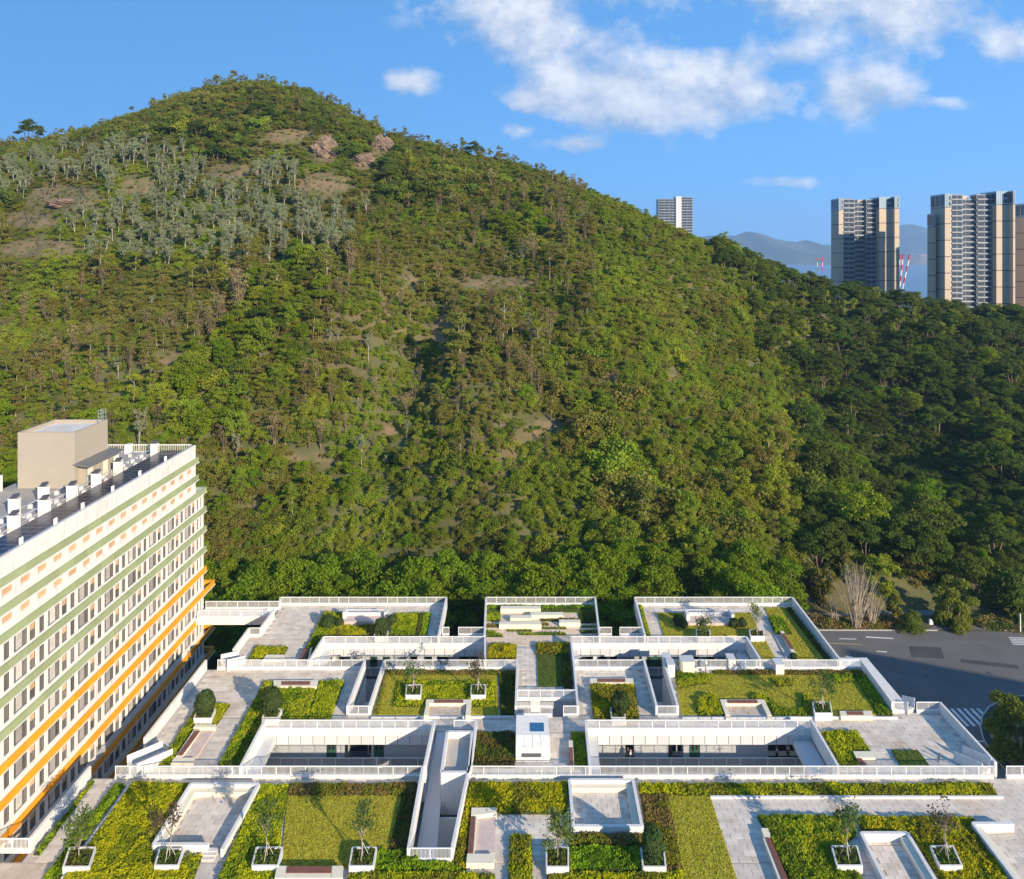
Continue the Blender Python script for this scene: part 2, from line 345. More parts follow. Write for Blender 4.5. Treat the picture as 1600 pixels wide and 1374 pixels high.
gx = np.concatenate([np.linspace(-640, -300, 40), np.linspace(-296, 300, 240), np.linspace(304, 640, 40)]); gy = np.concatenate([np.linspace(-120, 110, 24), np.linspace(113, 440, 170), np.linspace(444, 800, 50)])
GXX, GYY = np.meshgrid(gx, gy); GH = HGT(GXX, GYY)
nx, ny = len(gx), len(gy)
me = bpy.data.meshes.new('ground')
me.from_pydata(np.stack([GXX.ravel(), GYY.ravel(), GH.ravel()], 1).tolist(), [], [(j * nx + i, j * nx + i + 1, (j + 1) * nx + i + 1, (j + 1) * nx + i) for j in range(ny - 1) for i in range(nx - 1)])
me.materials.append(EARTH); me.polygons.foreach_set('use_smooth', [True] * len(me.polygons)); me.update()
link('ground', me, kind='structure')

def ground_z(x, y): return float(HGT(np.array([x]), np.array([y]))[0])
def hill_point(px, py, iters=60):
    """first place along the sight line where it meets the hill"""
    ys = np.linspace(124, 470, 700); xs = (px - CX) * ys / F; zs = CAMZ - (py - CY) * ys / F
    h = HGT(xs, ys); k = np.argmax(h >= zs) if (h >= zs).any() else len(ys) - 1
    return xs[k], ys[k], h[k]

# sea and the far shore
SEA = mat('sea_water', (.10, .19, .27), .35, .15, .004, spec=.5, bump=.15, bscale=.05)
MB().add([(-9000, 560, -29), (16000, 560, -29), (16000, 12000, -29), (-9000, 12000, -29)], [(0, 1, 2, 3)]).build('sea', SEA, kind='structure')
MTN = mat('far_hill_scrub', (.065, .085, .05), .95, .35, .004, detail=9, stain=((.16, .13, .09), .6, .0022))
HEAD = mat('headland_scree', (.30, .22, .15), .95, .4, .01, detail=8, stain=((.10, .12, .06), .9, .006))
def mountain(name, prof, y0, depth, lab, m, seed):
    nu, nv = 220, 26; V = []; xs = np.array([X(y0, p[0]) for p in prof]); zs = np.array([Z(y0, p[1]) for p in prof])
    uu = np.linspace(xs[0], xs[-1], nu); top = np.interp(uu, xs, zs)
    for j in range(nv):
        t = j / (nv - 1); s = 1 - abs(t - .5) * 2; y = y0 + (t - .5) * depth
        n = fbm(uu + seed * 999, np.full(nu, y), 420, 5) - .5
        zz = -31 + (top + 31) * (s ** .8) + n * 150 * s * (1 - s) * 2.2 + n * 24 * s
        V += [(a, y, b) for a, b in zip(uu, zz)]
    f = [(j * nu + i, j * nu + i + 1, (j + 1) * nu + i + 1, (j + 1) * nu + i) for j in range(nv - 1) for i in range(nu - 1)]
    b = MB(); b.add(V, f); return b.build(name, m, smooth=True, kind='structure')
mountain('mountain', [(700, 400), (900, 384), (1040, 374), (1116, 366), (1150, 366), (1170, 361), (1189, 367), (1212, 375), (1244, 378), (1260, 375), (1282, 382), (1330, 384), (1375, 398), (1400, 412)], 7000, 2400, '', MTN, 1)
mountain('mountain', [(1290, 408), (1340, 380), (1380, 360), (1406, 351), (1420, 349), (1449, 357), (1500, 362), (1545, 366), (1588, 372), (1640, 360), (1720, 352), (1850, 360), (2100, 395)], 8600, 2600, '', MTN, 2)
mountain('headland', [(1380, 412), (1398, 404), (1420, 396), (1440, 398), (1470, 401), (1520, 398), (1580, 393), (1620, 398), (1700, 411)], 6000, 900, '', HEAD, 3)

# ------------------------------------------------------------------ tree kinds
def leaf_quads(rg, c, nrm, size, aspect=1.0):
    n = len(c); r = rg.normal(size=(n, 3)); nrm = nrm / np.linalg.norm(nrm, axis=1, keepdims=True)
    a = np.cross(nrm, r); a /= np.linalg.norm(a, axis=1, keepdims=True) + 1e-9; b = np.cross(nrm, a)
    s = np.asarray(size).reshape(-1, 1); a = a * s * aspect; b = b * s
    v = np.stack([c - a, c - b * .8, c + a, c + b * .8], 1).reshape(-1, 3)
    f = np.arange(4 * n).reshape(-1, 4)
    return v, f
def mesh_np(name, v, f, mats, midx=None, cols=None):
    me = bpy.data.meshes.new(name); n = len(f)
    me.vertices.add(len(v)); me.vertices.foreach_set('co', np.asarray(v, np.float32).ravel())
    me.loops.add(4 * n); me.loops.foreach_set('vertex_index', np.asarray(f, np.int32).ravel())
    me.polygons.add(n); me.polygons.foreach_set('loop_start', np.arange(0, 4 * n, 4, dtype=np.int32)); me.polygons.foreach_set('loop_total', np.full(n, 4, np.int32))
    for m in (mats if isinstance(mats, (list, tuple)) else [mats]): me.materials.append(m)
    if midx is not None: me.polygons.foreach_set('material_index', np.asarray(midx, np.int32))
    if cols is not None:
        ca = me.color_attributes.new('Col', 'FLOAT_COLOR', 'POINT'); c4 = np.ones((len(v), 4), np.float32); c4[:, :3] = np.repeat(cols, 4, axis=0); ca.data.foreach_set('color', c4.ravel())
    me.update(calc_edges=True); return me

def crown_leaves(rg, clumps, per, size, up=.1, jitter=1.0, aspect=1.2):
    C_, N_ = [], []
    for (cx, cy, cz, r, rz) in clumps:
        d = rg.normal(size=(per, 3)); d /= np.linalg.norm(d, axis=1, keepdims=True); d[:, 2] = np.where(d[:, 2] < -.35, -d[:, 2] * .6, d[:, 2])
        rad = 1.12 * r * (rg.random(per) ** .42)[:, None]; off = d * rad; off[:, 2] *= rz / r
        C_.append(off + (cx, cy, cz)); N_.append(d + rg.normal(size=(per, 3)) * jitter + (0, 0, up))
    c = np.concatenate(C_); n = np.concatenate(N_)
    return leaf_quads(rg, c, n, size * (.6 + .8 * rg.random(len(c))), aspect)

def tree_kind(kind, seed, leaf, bark):
    """one tree, about 10 m high; returns trunk mesh, crown mesh"""
    rg = np.random.default_rng(seed); rr = random.Random(seed); tb = MB(); cl = []
    def lean(a): return (rr.uniform(-a, a), rr.uniform(-a, a))
    if kind == 'broad':
        lx, ly = lean(.5); top = (lx, ly, 4.2); tb.tube((0, 0, -.6), top, .24, .17)
        for i in range(30):
            t = rr.random() * 6.283; e = rr.random() ** .6; z = 2.6 + 7.0 * rr.random(); lim = math.sqrt(max(.05, 1 - ((z - 5.6) / 4.6) ** 2)) * 3.3
            cl.append((lx + math.cos(t) * e * lim, ly + math.sin(t) * e * lim, z, rr.uniform(.9, 1.5), rr.uniform(.7, 1.1)))
        for i in range(7): c = cl[i]; tb.tube(top if i % 2 else (lx * .7, ly * .7, 3), c[:3], .1, .03, 5)
        v, f = crown_leaves(rg, cl, 140, .16)
    elif kind == 'pale':
        lx, ly = lean(.8); h = rr.uniform(5.6, 6.6); top = (lx, ly, h); tb.tube((0, 0, -.6), (lx * .4, ly * .4, h * .5), .13, .10); tb.tube((lx * .4, ly * .4, h * .5), top, .10, .06)
        for i in range(9):
            t = rr.random() * 6.283; e = rr.uniform(.3, 1.4); s = rr.uniform(.4, .95); b = (lx * s, ly * s, h * s)
            c = (lx + math.cos(t) * e, ly + math.sin(t) * e, h * (.62 + .5 * rr.random()) + .8); tb.tube(b, c, .055, .02, 5)
            for k in range(2): cl.append((c[0] + rr.uniform(-.5, .5), c[1] + rr.uniform(-.5, .5), c[2] + rr.uniform(-.2, .9), rr.uniform(.45, .8), rr.uniform(.5, 1.0)))
        v, f = crown_leaves(rg, cl, 64, .108, jitter=1.1, aspect=1.9)
    elif kind == 'tall':
        lx, ly = lean(.5); top = (lx, ly, 7.2); tb.tube((0, 0, -.6), top, .12, .06)
        for i in range(15):
            t = rr.random() * 6.283; z = rr.uniform(3.4, 9.4); e = rr.uniform(.1, 1.0) * (2.3 - abs(z - 6.2) * .40); c = (lx + math.cos(t) * e, ly + math.sin(t) * e, z)
            if i < 8: tb.tube((lx * .75, ly * .75, min(z - .8, 6.8)), c, .06, .02, 4)
            cl.append((*c, rr.uniform(.6, 1.05), rr.uniform(.5, .85)))
        for i in range(3): t = rr.random() * 6.283; cl.append((math.cos(t) * .8, math.sin(t) * .8, rr.uniform(1.5, 3.6), .6, .6))
        v, f = crown_leaves(rg, cl, 96, .128)
    elif kind == 'dark':
        lx, ly = lean(.8)
        for i in range(3): t = i * 2.1 + rr.random(); tb.tube((0, 0, -.6), (math.cos(t) * 1.6, math.sin(t) * 1.6, 5.4), .2, .1)
        for i in range(34):
            t = rr.random() * 6.283; e = math.sqrt(rr.random()) * 4.1; z = 8.6 - (e / 4.1) ** 2 * 3.2 + rr.uniform(-1.3, .9)
            cl.append((lx + math.cos(t) * e, ly + math.sin(t) * e, z, rr.uniform(.85, 1.35), rr.uniform(.5, .8)))
        v, f = crown_leaves(rg, cl, 120, .172)
    elif kind == 'dry':
        for i in range(9):
            t = rr.random() * 6.283; e = rr.uniform(.3, 1.6); q = (math.cos(t) * e, math.sin(t) * e, rr.uniform(4.5, 9)); b = (q[0] * .25, q[1] * .25, q[2] * .4); tb.tube((0, 0, -.5), b, .1, .07, 5); tb.tube(b, q, .07, .02, 5)
            cl.append((q[0], q[1], q[2], .9, .8))
        v, f = crown_leaves(rg, cl, 26, .16, jitter=1.1)
    else:  # bush, about 3 m
        tb.tube((0, 0, -.4), (0, 0, 1.0), .09, .05)
        for i in range(13):
            t = rr.random() * 6.283; e = math.sqrt(rr.random()) * 1.7; cl.append((math.cos(t) * e, math.sin(t) * e, rr.uniform(.35, 2.1) * (1 - .25 * e / 1.7), rr.uniform(.55, .9), rr.uniform(.45, .75)))
        v, f = crown_leaves(rg, cl, 125, .102)
    tm = tb.mesh(kind + '_trunk', bark, smooth=True); cm = mesh_np(kind + '_crown', v, f, leaf)
    # the same tree in one mesh, for the uncounted wood
    n0 = len(tb.v); wv = np.concatenate([np.array(tb.v), v]); me = bpy.data.meshes.new(kind + '_tree')
    me.from_pydata(wv.tolist(), [], list(tb.f) + (f + n0).tolist()); me.materials.append(bark); me.materials.append(leaf)
    me.polygons.foreach_set('material_index', [0] * len(tb.f) + [1] * len(f)); me.update()
    return tm, cm, me

BARKQ = mat('silver_bark', (.34, .31, .27), .85, .15, .8)
L_BROAD = leafmat('leaf_broad', (.200, .285, .018), .20, .016, .12, .5)
L_TALL = leafmat('leaf_olive', (.250, .245, .050), .26, .022, .13, .5)
L_PALE = leafmat('leaf_greygreen', (.315, .345, .195), .2, .015, .14, .5)
L_DARK = leafmat('leaf_deep', (.105, .150, .026), .26, .02, .16, .45)  # deep green kind, darkened partly to stand for the valley's shade
L_FRESH = leafmat('leaf_fresh', (.265, .325, .034), .24, .02, .12, .5)
L_BUSH = leafmat('leaf_bush', (.175, .220, .034), .28, .02, .15, .5)
L_DRY = leafmat('leaf_dry', (.31, .235, .115), .25, .02, .25, .5)
KINDS = []      # (kind name, trunk, crown, joined)
def reg(nm, kind, leaf, bark, n, seed):
    ids = []
    for i in range(n): ids.append(len(KINDS)); KINDS.append((nm,) + tree_kind(kind, seed + i * 13, leaf, bark))
    return ids
K_BROAD = reg('broad', 'broad', L_BROAD, BARK, 4, 11); K_TALL = reg('tall', 'tall', L_TALL, BARKG, 4, 101); K_PALE = reg('pale', 'pale', L_PALE, BARKQ, 4, 203)
K_DARK = reg('dark', 'dark', L_DARK, BARK, 4, 307); K_FRESH = reg('fresh', 'broad', L_FRESH, BARK, 3, 411); K_BUSH = reg('bush', 'bush', L_BUSH, BARK, 3, 503); K_DRY = reg('dry', 'dry', L_DRY, BARK, 3, 601)
K_TALLF = reg('tallfresh', 'tall', L_FRESH, BARKG, 2, 707); K_BUSHF = reg('bushfresh', 'bush', L_FRESH, BARK, 2, 811); K_BUSHO = reg('busholive', 'bush', L_TALL, BARK, 2, 911); K_OLB = reg('oliveb', 'broad', L_TALL, BARKG, 3, 1011); K_BUSHD = reg('bushdark', 'bush', L_DARK, BARK, 2, 961)

# ------------------------------------------------------------------ where the trees stand
PALE_ZONE = [(-20, 245), (120, 205), (290, 195), (330, 260), (420, 235), (520, 250), (530, 300), (548, 330), (545, 405), (420, 402), (250, 400), (120, 400), (110, 340), (60, 300), (-20, 285)]
BALD = [(510, 232, 24, 22), (568, 250, 22, 13), (595, 226, 20, 16), (505, 290, 40, 18), (100, 310, 60, 18), (50, 345, 45, 12), (60, 388, 60, 12), (760, 442, 70, 10), (690, 515, 16, 26), (845, 668, 30, 14),
        (450, 212, 40, 9), (1055, 585, 14, 10), (215, 292, 30, 12), (360, 268, 35, 12), (640, 440, 18, 10), (480, 715, 45, 10), (395, 795, 16, 9), (330, 830, 16, 9), (610, 672, 20, 10), (560, 580, 14, 9), (270, 560, 30, 12), (950, 590, 22, 8)]
def scatter():
    rg = np.random.default_rng(21); pts = []
    sp = 3.1
    xs = np.arange(-330, 285, sp); ys = np.arange(119, 425, sp); xx, yy = np.meshgrid(xs, ys)
    xx = xx + rg.uniform(-.5, .5, xx.shape) * sp * .95; yy = yy + rg.uniform(-.5, .5, yy.shape) * sp * .95
    x = xx.ravel(); y = yy.ravel(); px = CX + F * x / y
    k = (px > -120) & (px < 1720); x = x[k]; y = y[k]; z = HGT(x, y); px = CX + F * x / y; py = CY + F * (CAMZ - z) / y
    n1 = fbm(x, y, 38, 3); n2 = fbm(x + 900, y - 300, 15, 3); ra = rg.random(len(x)); rb = rg.random(len(x)); rc = rg.random(len(x))
    pale = inpoly(px, py - 26, PALE_ZONE)
    bald = np.zeros(len(x), bool)
    for (a, b, c, d) in BALD: bald |= ((px - a) / (c + 4)) ** 2 + ((py - 13 - b) / (d + 13)) ** 2 < .8 + .5 * n2
    ridge_y = np.interp(px, [r[0] for r in RIDGE + RIDGE2], [r[2] for r in RIDGE + RIDGE2])
    spur_px = np.interp(py, [375, 480, 590, 690, 790, 870, 930], [1100, 1150, 1200, 1242, 1258, 1250, 1230])
    right = px > spur_px + 6
    for i in range(len(x)):
        X_, Y_, P, Q = x[i], y[i], px[i], py[i]
        if Y_ > ridge_y[i] + 26: continue
        if P > 1240 and Y_ < 143 + 6 * n2[i]: continue                      # verge by the road is planted by hand
        if 1190 < P <= 1240 and Y_ < 134: continue
        r = ra[i]; q = rb[i]; kd = None; s = 1.0
        if Y_ < 137 and not right[i]:                                        # belt of broad trees along the foot of the hill
            if q < .62 and Y_ > 120.5: kd = K_BROAD; s = .88 + .36 * rc[i]
        elif bald[i]:
            if q < .10: kd = K_BUSH; s = .45 + .4 * r
            elif q < .14: kd = K_DRY; s = .5 + .3 * r
        elif right[i]:
            if Y_ > ridge_y[i] - 24:
                if q < .36: kd = K_DARK if r < .65 else K_TALLF; s = .75 + .4 * rc[i]
            else:
                if q < .48: kd = K_DARK if r < .62 else (K_BROAD if r < .75 else K_DARK); s = .42 + .36 * rc[i]
                elif q < .60: kd = K_BUSH; s = .9 + .7 * r
        elif pale[i]:
            if q < .36 * (.3 + n2[i] * 1.4): kd = K_PALE; s = .6 + .62 * rc[i]
            elif q < .60: kd = K_BUSH if r < .6 else K_BUSHO; s = .7 + .6 * r
        elif Q < 330 and P < 760 or Q < 290:                                  # scrubby top
            if q < .60: kd = K_BUSH if r < .6 else (K_BUSHO if r < .85 else K_BUSHF); s = 1.0 + 1.1 * rc[i]
            elif q < .80 and Y_ > ridge_y[i] - 40: kd = K_TALL; s = .5 + .35 * rc[i]
            elif q < .77: kd = K_DARK; s = .4 + .25 * rc[i]
        elif P > 930 and Q < 880 or (P > 860 and 480 < Q < 800 and n1[i] > .5):       # fresh green flank of the spur
            if q < .42: kd = K_FRESH if r < .7 else (K_TALLF if r < .82 else K_OLB); s = .27 + .2 * rc[i]
            elif q < .80: kd = K_BUSHF if r < .75 else K_BUSHO; s = .9 + 1.0 * r
        elif Q > 735:                                                         # lower slope, leafy
            if q < .50: kd = K_BROAD if r < .45 else (K_FRESH if r < .8 else K_TALLF); s = .34 + .3 * rc[i]
            elif q < .62: kd = K_BUSHF if r < .5 else K_BUSH; s = .8 + .8 * r
        else:                                                                 # open olive wood on the middle slope
            g = n1[i] + .5 * (n2[i] - .5)
            if g > .60:
                if q < .50: kd = K_FRESH if r < .5 else (K_DARK if r < .62 else K_BROAD); s = .32 + .28 * rc[i]
                elif q < .60: kd = K_BUSHF; s = .9 + .6 * r
            else:
                if q < .50: kd = K_TALL if r < .36 else (K_OLB if r < .66 else (K_TALLF if r < .8 else (K_PALE if r < .84 else K_DRY))); s = .40 + .45 * rc[i] - (.08 if .36 <= r < .66 else 0)
                elif q < .66: kd = K_BUSH if r < .5 else K_BUSHF; s = .6 + .7 * r
                elif q < .80: kd = K_DRY; s = .5 + .5 * r
        if kd is None: continue
        if 137 <= Y_ < ridge_y[i] - 30 and not bald[i] and not pale[i]:                         # stands of taller and lower growth, and a few emergent trees
            s *= .62 + 1.0 * min(1.0, max(0.0, (n1[i] - .32) / .36)) + (.5 if rc[i] > .93 else 0)
        pts.append((X_, Y_, z[i] - .1, kd[int(rg.integers(len(kd)))], s * (.92 + .16 * rg.random()), rg.random() * 6.283, P, Q, int(right[i]), int(pale[i])))
    # undergrowth closes the gaps between the trees
    sp = 2.35; xs = np.arange(-330, 285, sp); ys = np.arange(126, 425, sp); xx, yy = np.meshgrid(xs, ys)
    x = (xx + rg.uniform(-.5, .5, xx.shape) * sp).ravel(); y = (yy + rg.uniform(-.5, .5, yy.shape) * sp).ravel(); px = CX + F * x / y
    k = (px > -120) & (px < 1720); x = x[k]; y = y[k]; z = HGT(x, y); px = CX + F * x / y; py = CY + F * (CAMZ - z) / y
    n1 = fbm(x, y, 30, 3); n2 = fbm(x + 900, y - 300, 15, 3); n3 = fbm(x - 200, y + 700, 24, 3); ra = rg.random(len(x)); rb = rg.random(len(x))
    bald = np.zeros(len(x), bool)
    for (a, b, c, d) in BALD: bald |= ((px - a) / c) ** 2 + ((py - 4 - b) / (d + 4)) ** 2 < .8 + .5 * n2
    ridge_y = np.interp(px, [r[0] for r in RIDGE + RIDGE2], [r[2] for r in RIDGE + RIDGE2])
    keep = (y < ridge_y + 14) & (rb < np.where(bald, .8, .9)) & ~((px > 1235) & (y < 146)) & (y > 128)
    for i in np.nonzero(keep)[0]:
        r = ra[i]; t = n3[i] + .25 * (r - .5)
        kd = K_DRY if bald[i] and r < .25 else K_BUSHO if t < .44 or bald[i] else (K_BUSHF if t > .57 else K_BUSH)
        if px[i] > 1262: kd = K_BUSHD if r < .8 else K_BUSH  # darker bushes here also paint in some of the valley shade
        elif px[i] > 930 and r < .7: kd = K_BUSHF
        pts.append((x[i], y[i], z[i] - .15, kd[int(rg.integers(len(kd)))], (.16 if bald[i] and r < .25 else .26 if bald[i] else .75) + (.25 if bald[i] else .75) * rg.random() * n1[i] * 1.6, rg.random() * 6.283, px[i], py[i], 0, 0))
    return pts
PTS = scatter()
# a handful of tall trees that break the skyline
for (px, py, h) in [(45, 186, 11), (57, 196, 8), (350, 128, 8), (405, 126, 8), (590, 178, 8), (630, 196, 12), (655, 208, 9), (725, 212, 9), (740, 220, 8), (545, 160, 7), (780, 226, 7)]:
    y = float(np.interp(px, [r[0] for r in RIDGE], [r[2] for r in RIDGE])) - 1; x = X(y, px); z = ground_z(x, y); h2 = max(5.0, Z(y, py) - z)
    PTS.append((x, y, z - .2, R.choice(K_TALL + K_DARK[:1]), h2 / 9.8, R.random() * 6, px, py, 0, 0))

kcol = bpy.data.collections.new('tree_kinds')                    # never linked to the scene: only feeds the uncounted wood
for i, k in enumerate(KINDS):
    o = bpy.data.objects.new('kind_%03d' % i, k[3]); kcol.objects.link(o)
def appear(p):
    hgt = 3.0 if KINDS[p[3]][0].startswith('bush') else 9.5
    return hgt * p[4] / p[1]
hidden = lambda p: p[6] < -10 or p[6] > 1610 or (p[6] < 330 and p[7] > 700 + max(0, (300 - p[6])) * .0) or p[7] > 990
order = sorted([i for i, p in enumerate(PTS) if not hidden(p) and not KINDS[p[3]][0].startswith('bush')], key=lambda i: -appear(PTS[i]))
single = set(order[:215])
palei = sorted([i for i in order[215:] if PTS[i][9] and KINDS[PTS[i][3]][0] == 'pale'], key=lambda i: -appear(PTS[i]))[:60]; single |= set(palei)

def forest(name, pts, label):
    me = bpy.data.meshes.new(name); me.from_pydata([(p[0], p[1], p[2]) for p in pts], [], [])
    for an, ty, fn in (('kind', 'INT', lambda p: p[3]), ('scl', 'FLOAT', lambda p: p[4]), ('rot', 'FLOAT', lambda p: p[5])):
        a = me.attributes.new(an, ty, 'POINT'); a.data.foreach_set('value', [fn(p) for p in pts])
    o = link(name, me, label=label, cat='woodland', kind='stuff')
    g = bpy.data.node_groups.new(name, 'GeometryNodeTree'); g.interface.new_socket('Geometry', in_out='INPUT', socket_type='NodeSocketGeometry'); g.interface.new_socket('Geometry', in_out='OUTPUT', socket_type='NodeSocketGeometry')
    N = g.nodes; L = g.links; gi = N.new('NodeGroupInput'); go = N.new('NodeGroupOutput'); ip = N.new('GeometryNodeInstanceOnPoints'); ci = N.new('GeometryNodeCollectionInfo')
    ci.inputs['Collection'].default_value = kcol; ci.inputs['Separate Children'].default_value = True; ci.inputs['Reset Children'].default_value = True
    def at(nm, ty): n = N.new('GeometryNodeInputNamedAttribute'); n.data_type = ty; n.inputs['Name'].default_value = nm; return n.outputs['Attribute']
    cx = N.new('ShaderNodeCombineXYZ'); L.new(at('rot', 'FLOAT'), cx.inputs[2]); er = N.new('FunctionNodeEulerToRotation'); L.new(cx.outputs[0], er.inputs[0])
    L.new(gi.outputs[0], ip.inputs['Points']); L.new(ci.outputs[0], ip.inputs['Instance']); ip.inputs['Pick Instance'].default_value = True
    L.new(at('kind', 'INT'), ip.inputs['Instance Index']); L.new(er.outputs[0], ip.inputs['Rotation']); L.new(at('scl', 'FLOAT'), ip.inputs['Scale'])
    L.new(ip.outputs[0], go.inputs[0])
    md = o.modifiers.new('scatter', 'NODES'); md.node_group = g
    return o
forest('woodland', [p for i, p in enumerate(PTS) if i not in single], 'dense green woodland and scrub covering the steep hill')

NAMES = {'broad': ('broadleaf_tree', 'leafy green'), 'tall': ('slender_tree', 'slender olive green'), 'pale': ('pale_gum_tree', 'pale grey green'), 'oliveb': ('olive_tree', 'bushy olive green'), 'dark': ('spreading_tree', 'dark spreading'), 'fresh': ('light_green_tree', 'fresh light green'), 'dry': ('dry_tree', 'dry brownish'), 'tallfresh': ('slender_tree', 'slender light green')}
def place_tree(p, label, group):
    nm = NAMES[KINDS[p[3]][0]][0]; e = bpy.data.objects.new(nm, None); C.objects.link(e); e.location = p[:3]; e.scale = (p[4],) * 3; e.rotation_euler = (0, 0, p[5]); tag(e, label, 'tree', group)
    for part, m in (('trunk', KINDS[p[3]][1]), ('crown', KINDS[p[3]][2])):
        c = bpy.data.objects.new(part, m); C.objects.link(c); c.parent = e
    return e
def where(p):
    P, Y_ = p[6], p[1]
    if p[9]: return 'upper left slope by the scree' if P < 300 else 'upper slope below the boulders'
    if p[8]: return 'shaded slope right of the spur' if P < 1420 else 'dark slope below the towers'
    a = 'beside the dormitory' if P < 430 else 'behind the left terrace' if P < 700 else 'behind the centre terrace' if P < 940 else 'behind the right terrace' if P < 1130 else 'near the road'
    return ('hill foot ' if Y_ < 137 else 'lower slope ') + a
front = sorted([i for i in single if PTS[i][1] < 126 and not PTS[i][8]], key=lambda i: PTS[i][6]); fr = {i: n for n, i in enumerate(front)}
grp = {}
for i in single:
    p = PTS[i]; k = ('row', '') if i in fr else (NAMES[KINDS[p[3]][0]][1], where(p)); grp.setdefault(k, []).append(i)
for (nm, w), lst in grp.items():
    lst.sort(key=lambda i: PTS[i][6]); m = len(lst)
    for n, i in enumerate(lst):
        pos = '%s from the left' % nth(n) if n * 2 <= m else '%s from the right' % nth(m - 1 - n)
        if nm == 'row': lab = '%s tree in the front row behind the white terraces' % pos
        elif m == 1: lab = 'only %s tree on the %s' % (nm, w)
        else: lab = '%s tree, %s, on the %s' % (nm, pos, w)
        place_tree(PTS[i], lab, 'front row of trees behind the terraces' if nm == 'row' else '%s trees, %s' % (nm, w))

# boulders and scree on the upper hill
def boulder(px, py, rx, ry, lab, seed):
    x, y, z = hill_point(px, py + ry * .6); s = y / F; rg = np.random.default_rng(seed); nu, nv = 36, 22; V = []
    for j in range(nv + 1):
        th = math.pi * j / nv
        for i in range(nu):
            ph = 2 * math.pi * i / nu; d = np.array([math.sin(th) * math.cos(ph), math.sin(th) * math.sin(ph), math.cos(th)])
            r = 1 + .55 * (fbm(np.array(d[0] * 2 + seed), np.array(d[1] * 2 + d[2] * 3), .8, 5) - .5) * 2 + .10 * (vnoise(np.array(d[0] * 2), np.array(d[2] * 9), .5) - .5)
            V.append((x + d[0] * rx * s * 1.15 * r, y + d[1] * rx * s * .8 * r, z + ry * s * .25 + d[2] * ry * s * 1.25 * r))
    f = [(j * nu + i, j * nu + (i + 1) % nu, (j + 1) * nu + (i + 1) % nu, (j + 1) * nu + i) for j in range(nv) for i in range(nu)]
    b = MB(); b.add(V, f); b.build('boulder', ROCK, label=lab, cat='boulder', group='boulders on the upper hill', org=(x, y, z))
for k, (px, py, rx, ry, lab) in enumerate([(508, 232, 17, 16, 'tall red-brown boulder below the summit, leftmost of three'), (570, 250, 15, 9, 'low rounded red-brown boulder in the middle of three below the summit'), (596, 226, 14, 12, 'red-brown boulder high on the ridge right of the summit'), (95, 318, 20, 6, 'dark reddish rock outcrop on the far left slope')]): boulder(px, py, rx, ry, lab, k + 3)

# bare ground shows where the hill is bald
def bare_mask():
    px = CX + F * GXX / np.maximum(GYY, 5); py = CY + F * (CAMZ - GH) / np.maximum(GYY, 5); m = np.zeros(px.shape)
    for (a, b, c, d) in BALD: m = np.maximum(m, np.clip(1.6 - (((px - a) / c) ** 2 + ((py - b) / d) ** 2), 0, 1))
    m *= (GYY > 125); me = bpy.data.objects['ground'].data
    at = me.attributes.new('bare', 'FLOAT', 'POINT'); at.data.foreach_set('value', m.ravel().astype(np.float32))
    nt = EARTH.node_tree; N = nt.nodes; L = nt.links; b = N['Principled BSDF']; src = b.inputs['Base Color'].links[0].from_socket
    a = N.new('ShaderNodeAttribute'); a.attribute_name = 'bare'; n = N.new('ShaderNodeTexNoise'); n.inputs['Scale'].default_value = .25; n.inputs['Detail'].default_value = 7
    geo = N.new('ShaderNodeNewGeometry'); L.new(geo.outputs['Position'], n.inputs['Vector'])
    mr = N.new('ShaderNodeMapRange'); mr.inputs[1].default_value = .35; mr.inputs[2].default_value = .6; L.new(n.outputs[0], mr.inputs[0])
    mu = N.new('ShaderNodeMath'); mu.operation = 'MULTIPLY'; L.new(a.outputs['Fac'], mu.inputs[0]); L.new(mr.outputs[0], mu.inputs[1])
    x = N.new('ShaderNodeMix'); x.data_type = 'RGBA'; L.new(mu.outputs[0], x.inputs[0]); L.new(src, x.inputs[6]); x.inputs[7].default_value = (.185, .130, .075, 1); L.new(x.outputs[2], b.inputs['Base Color'])
bare_mask()

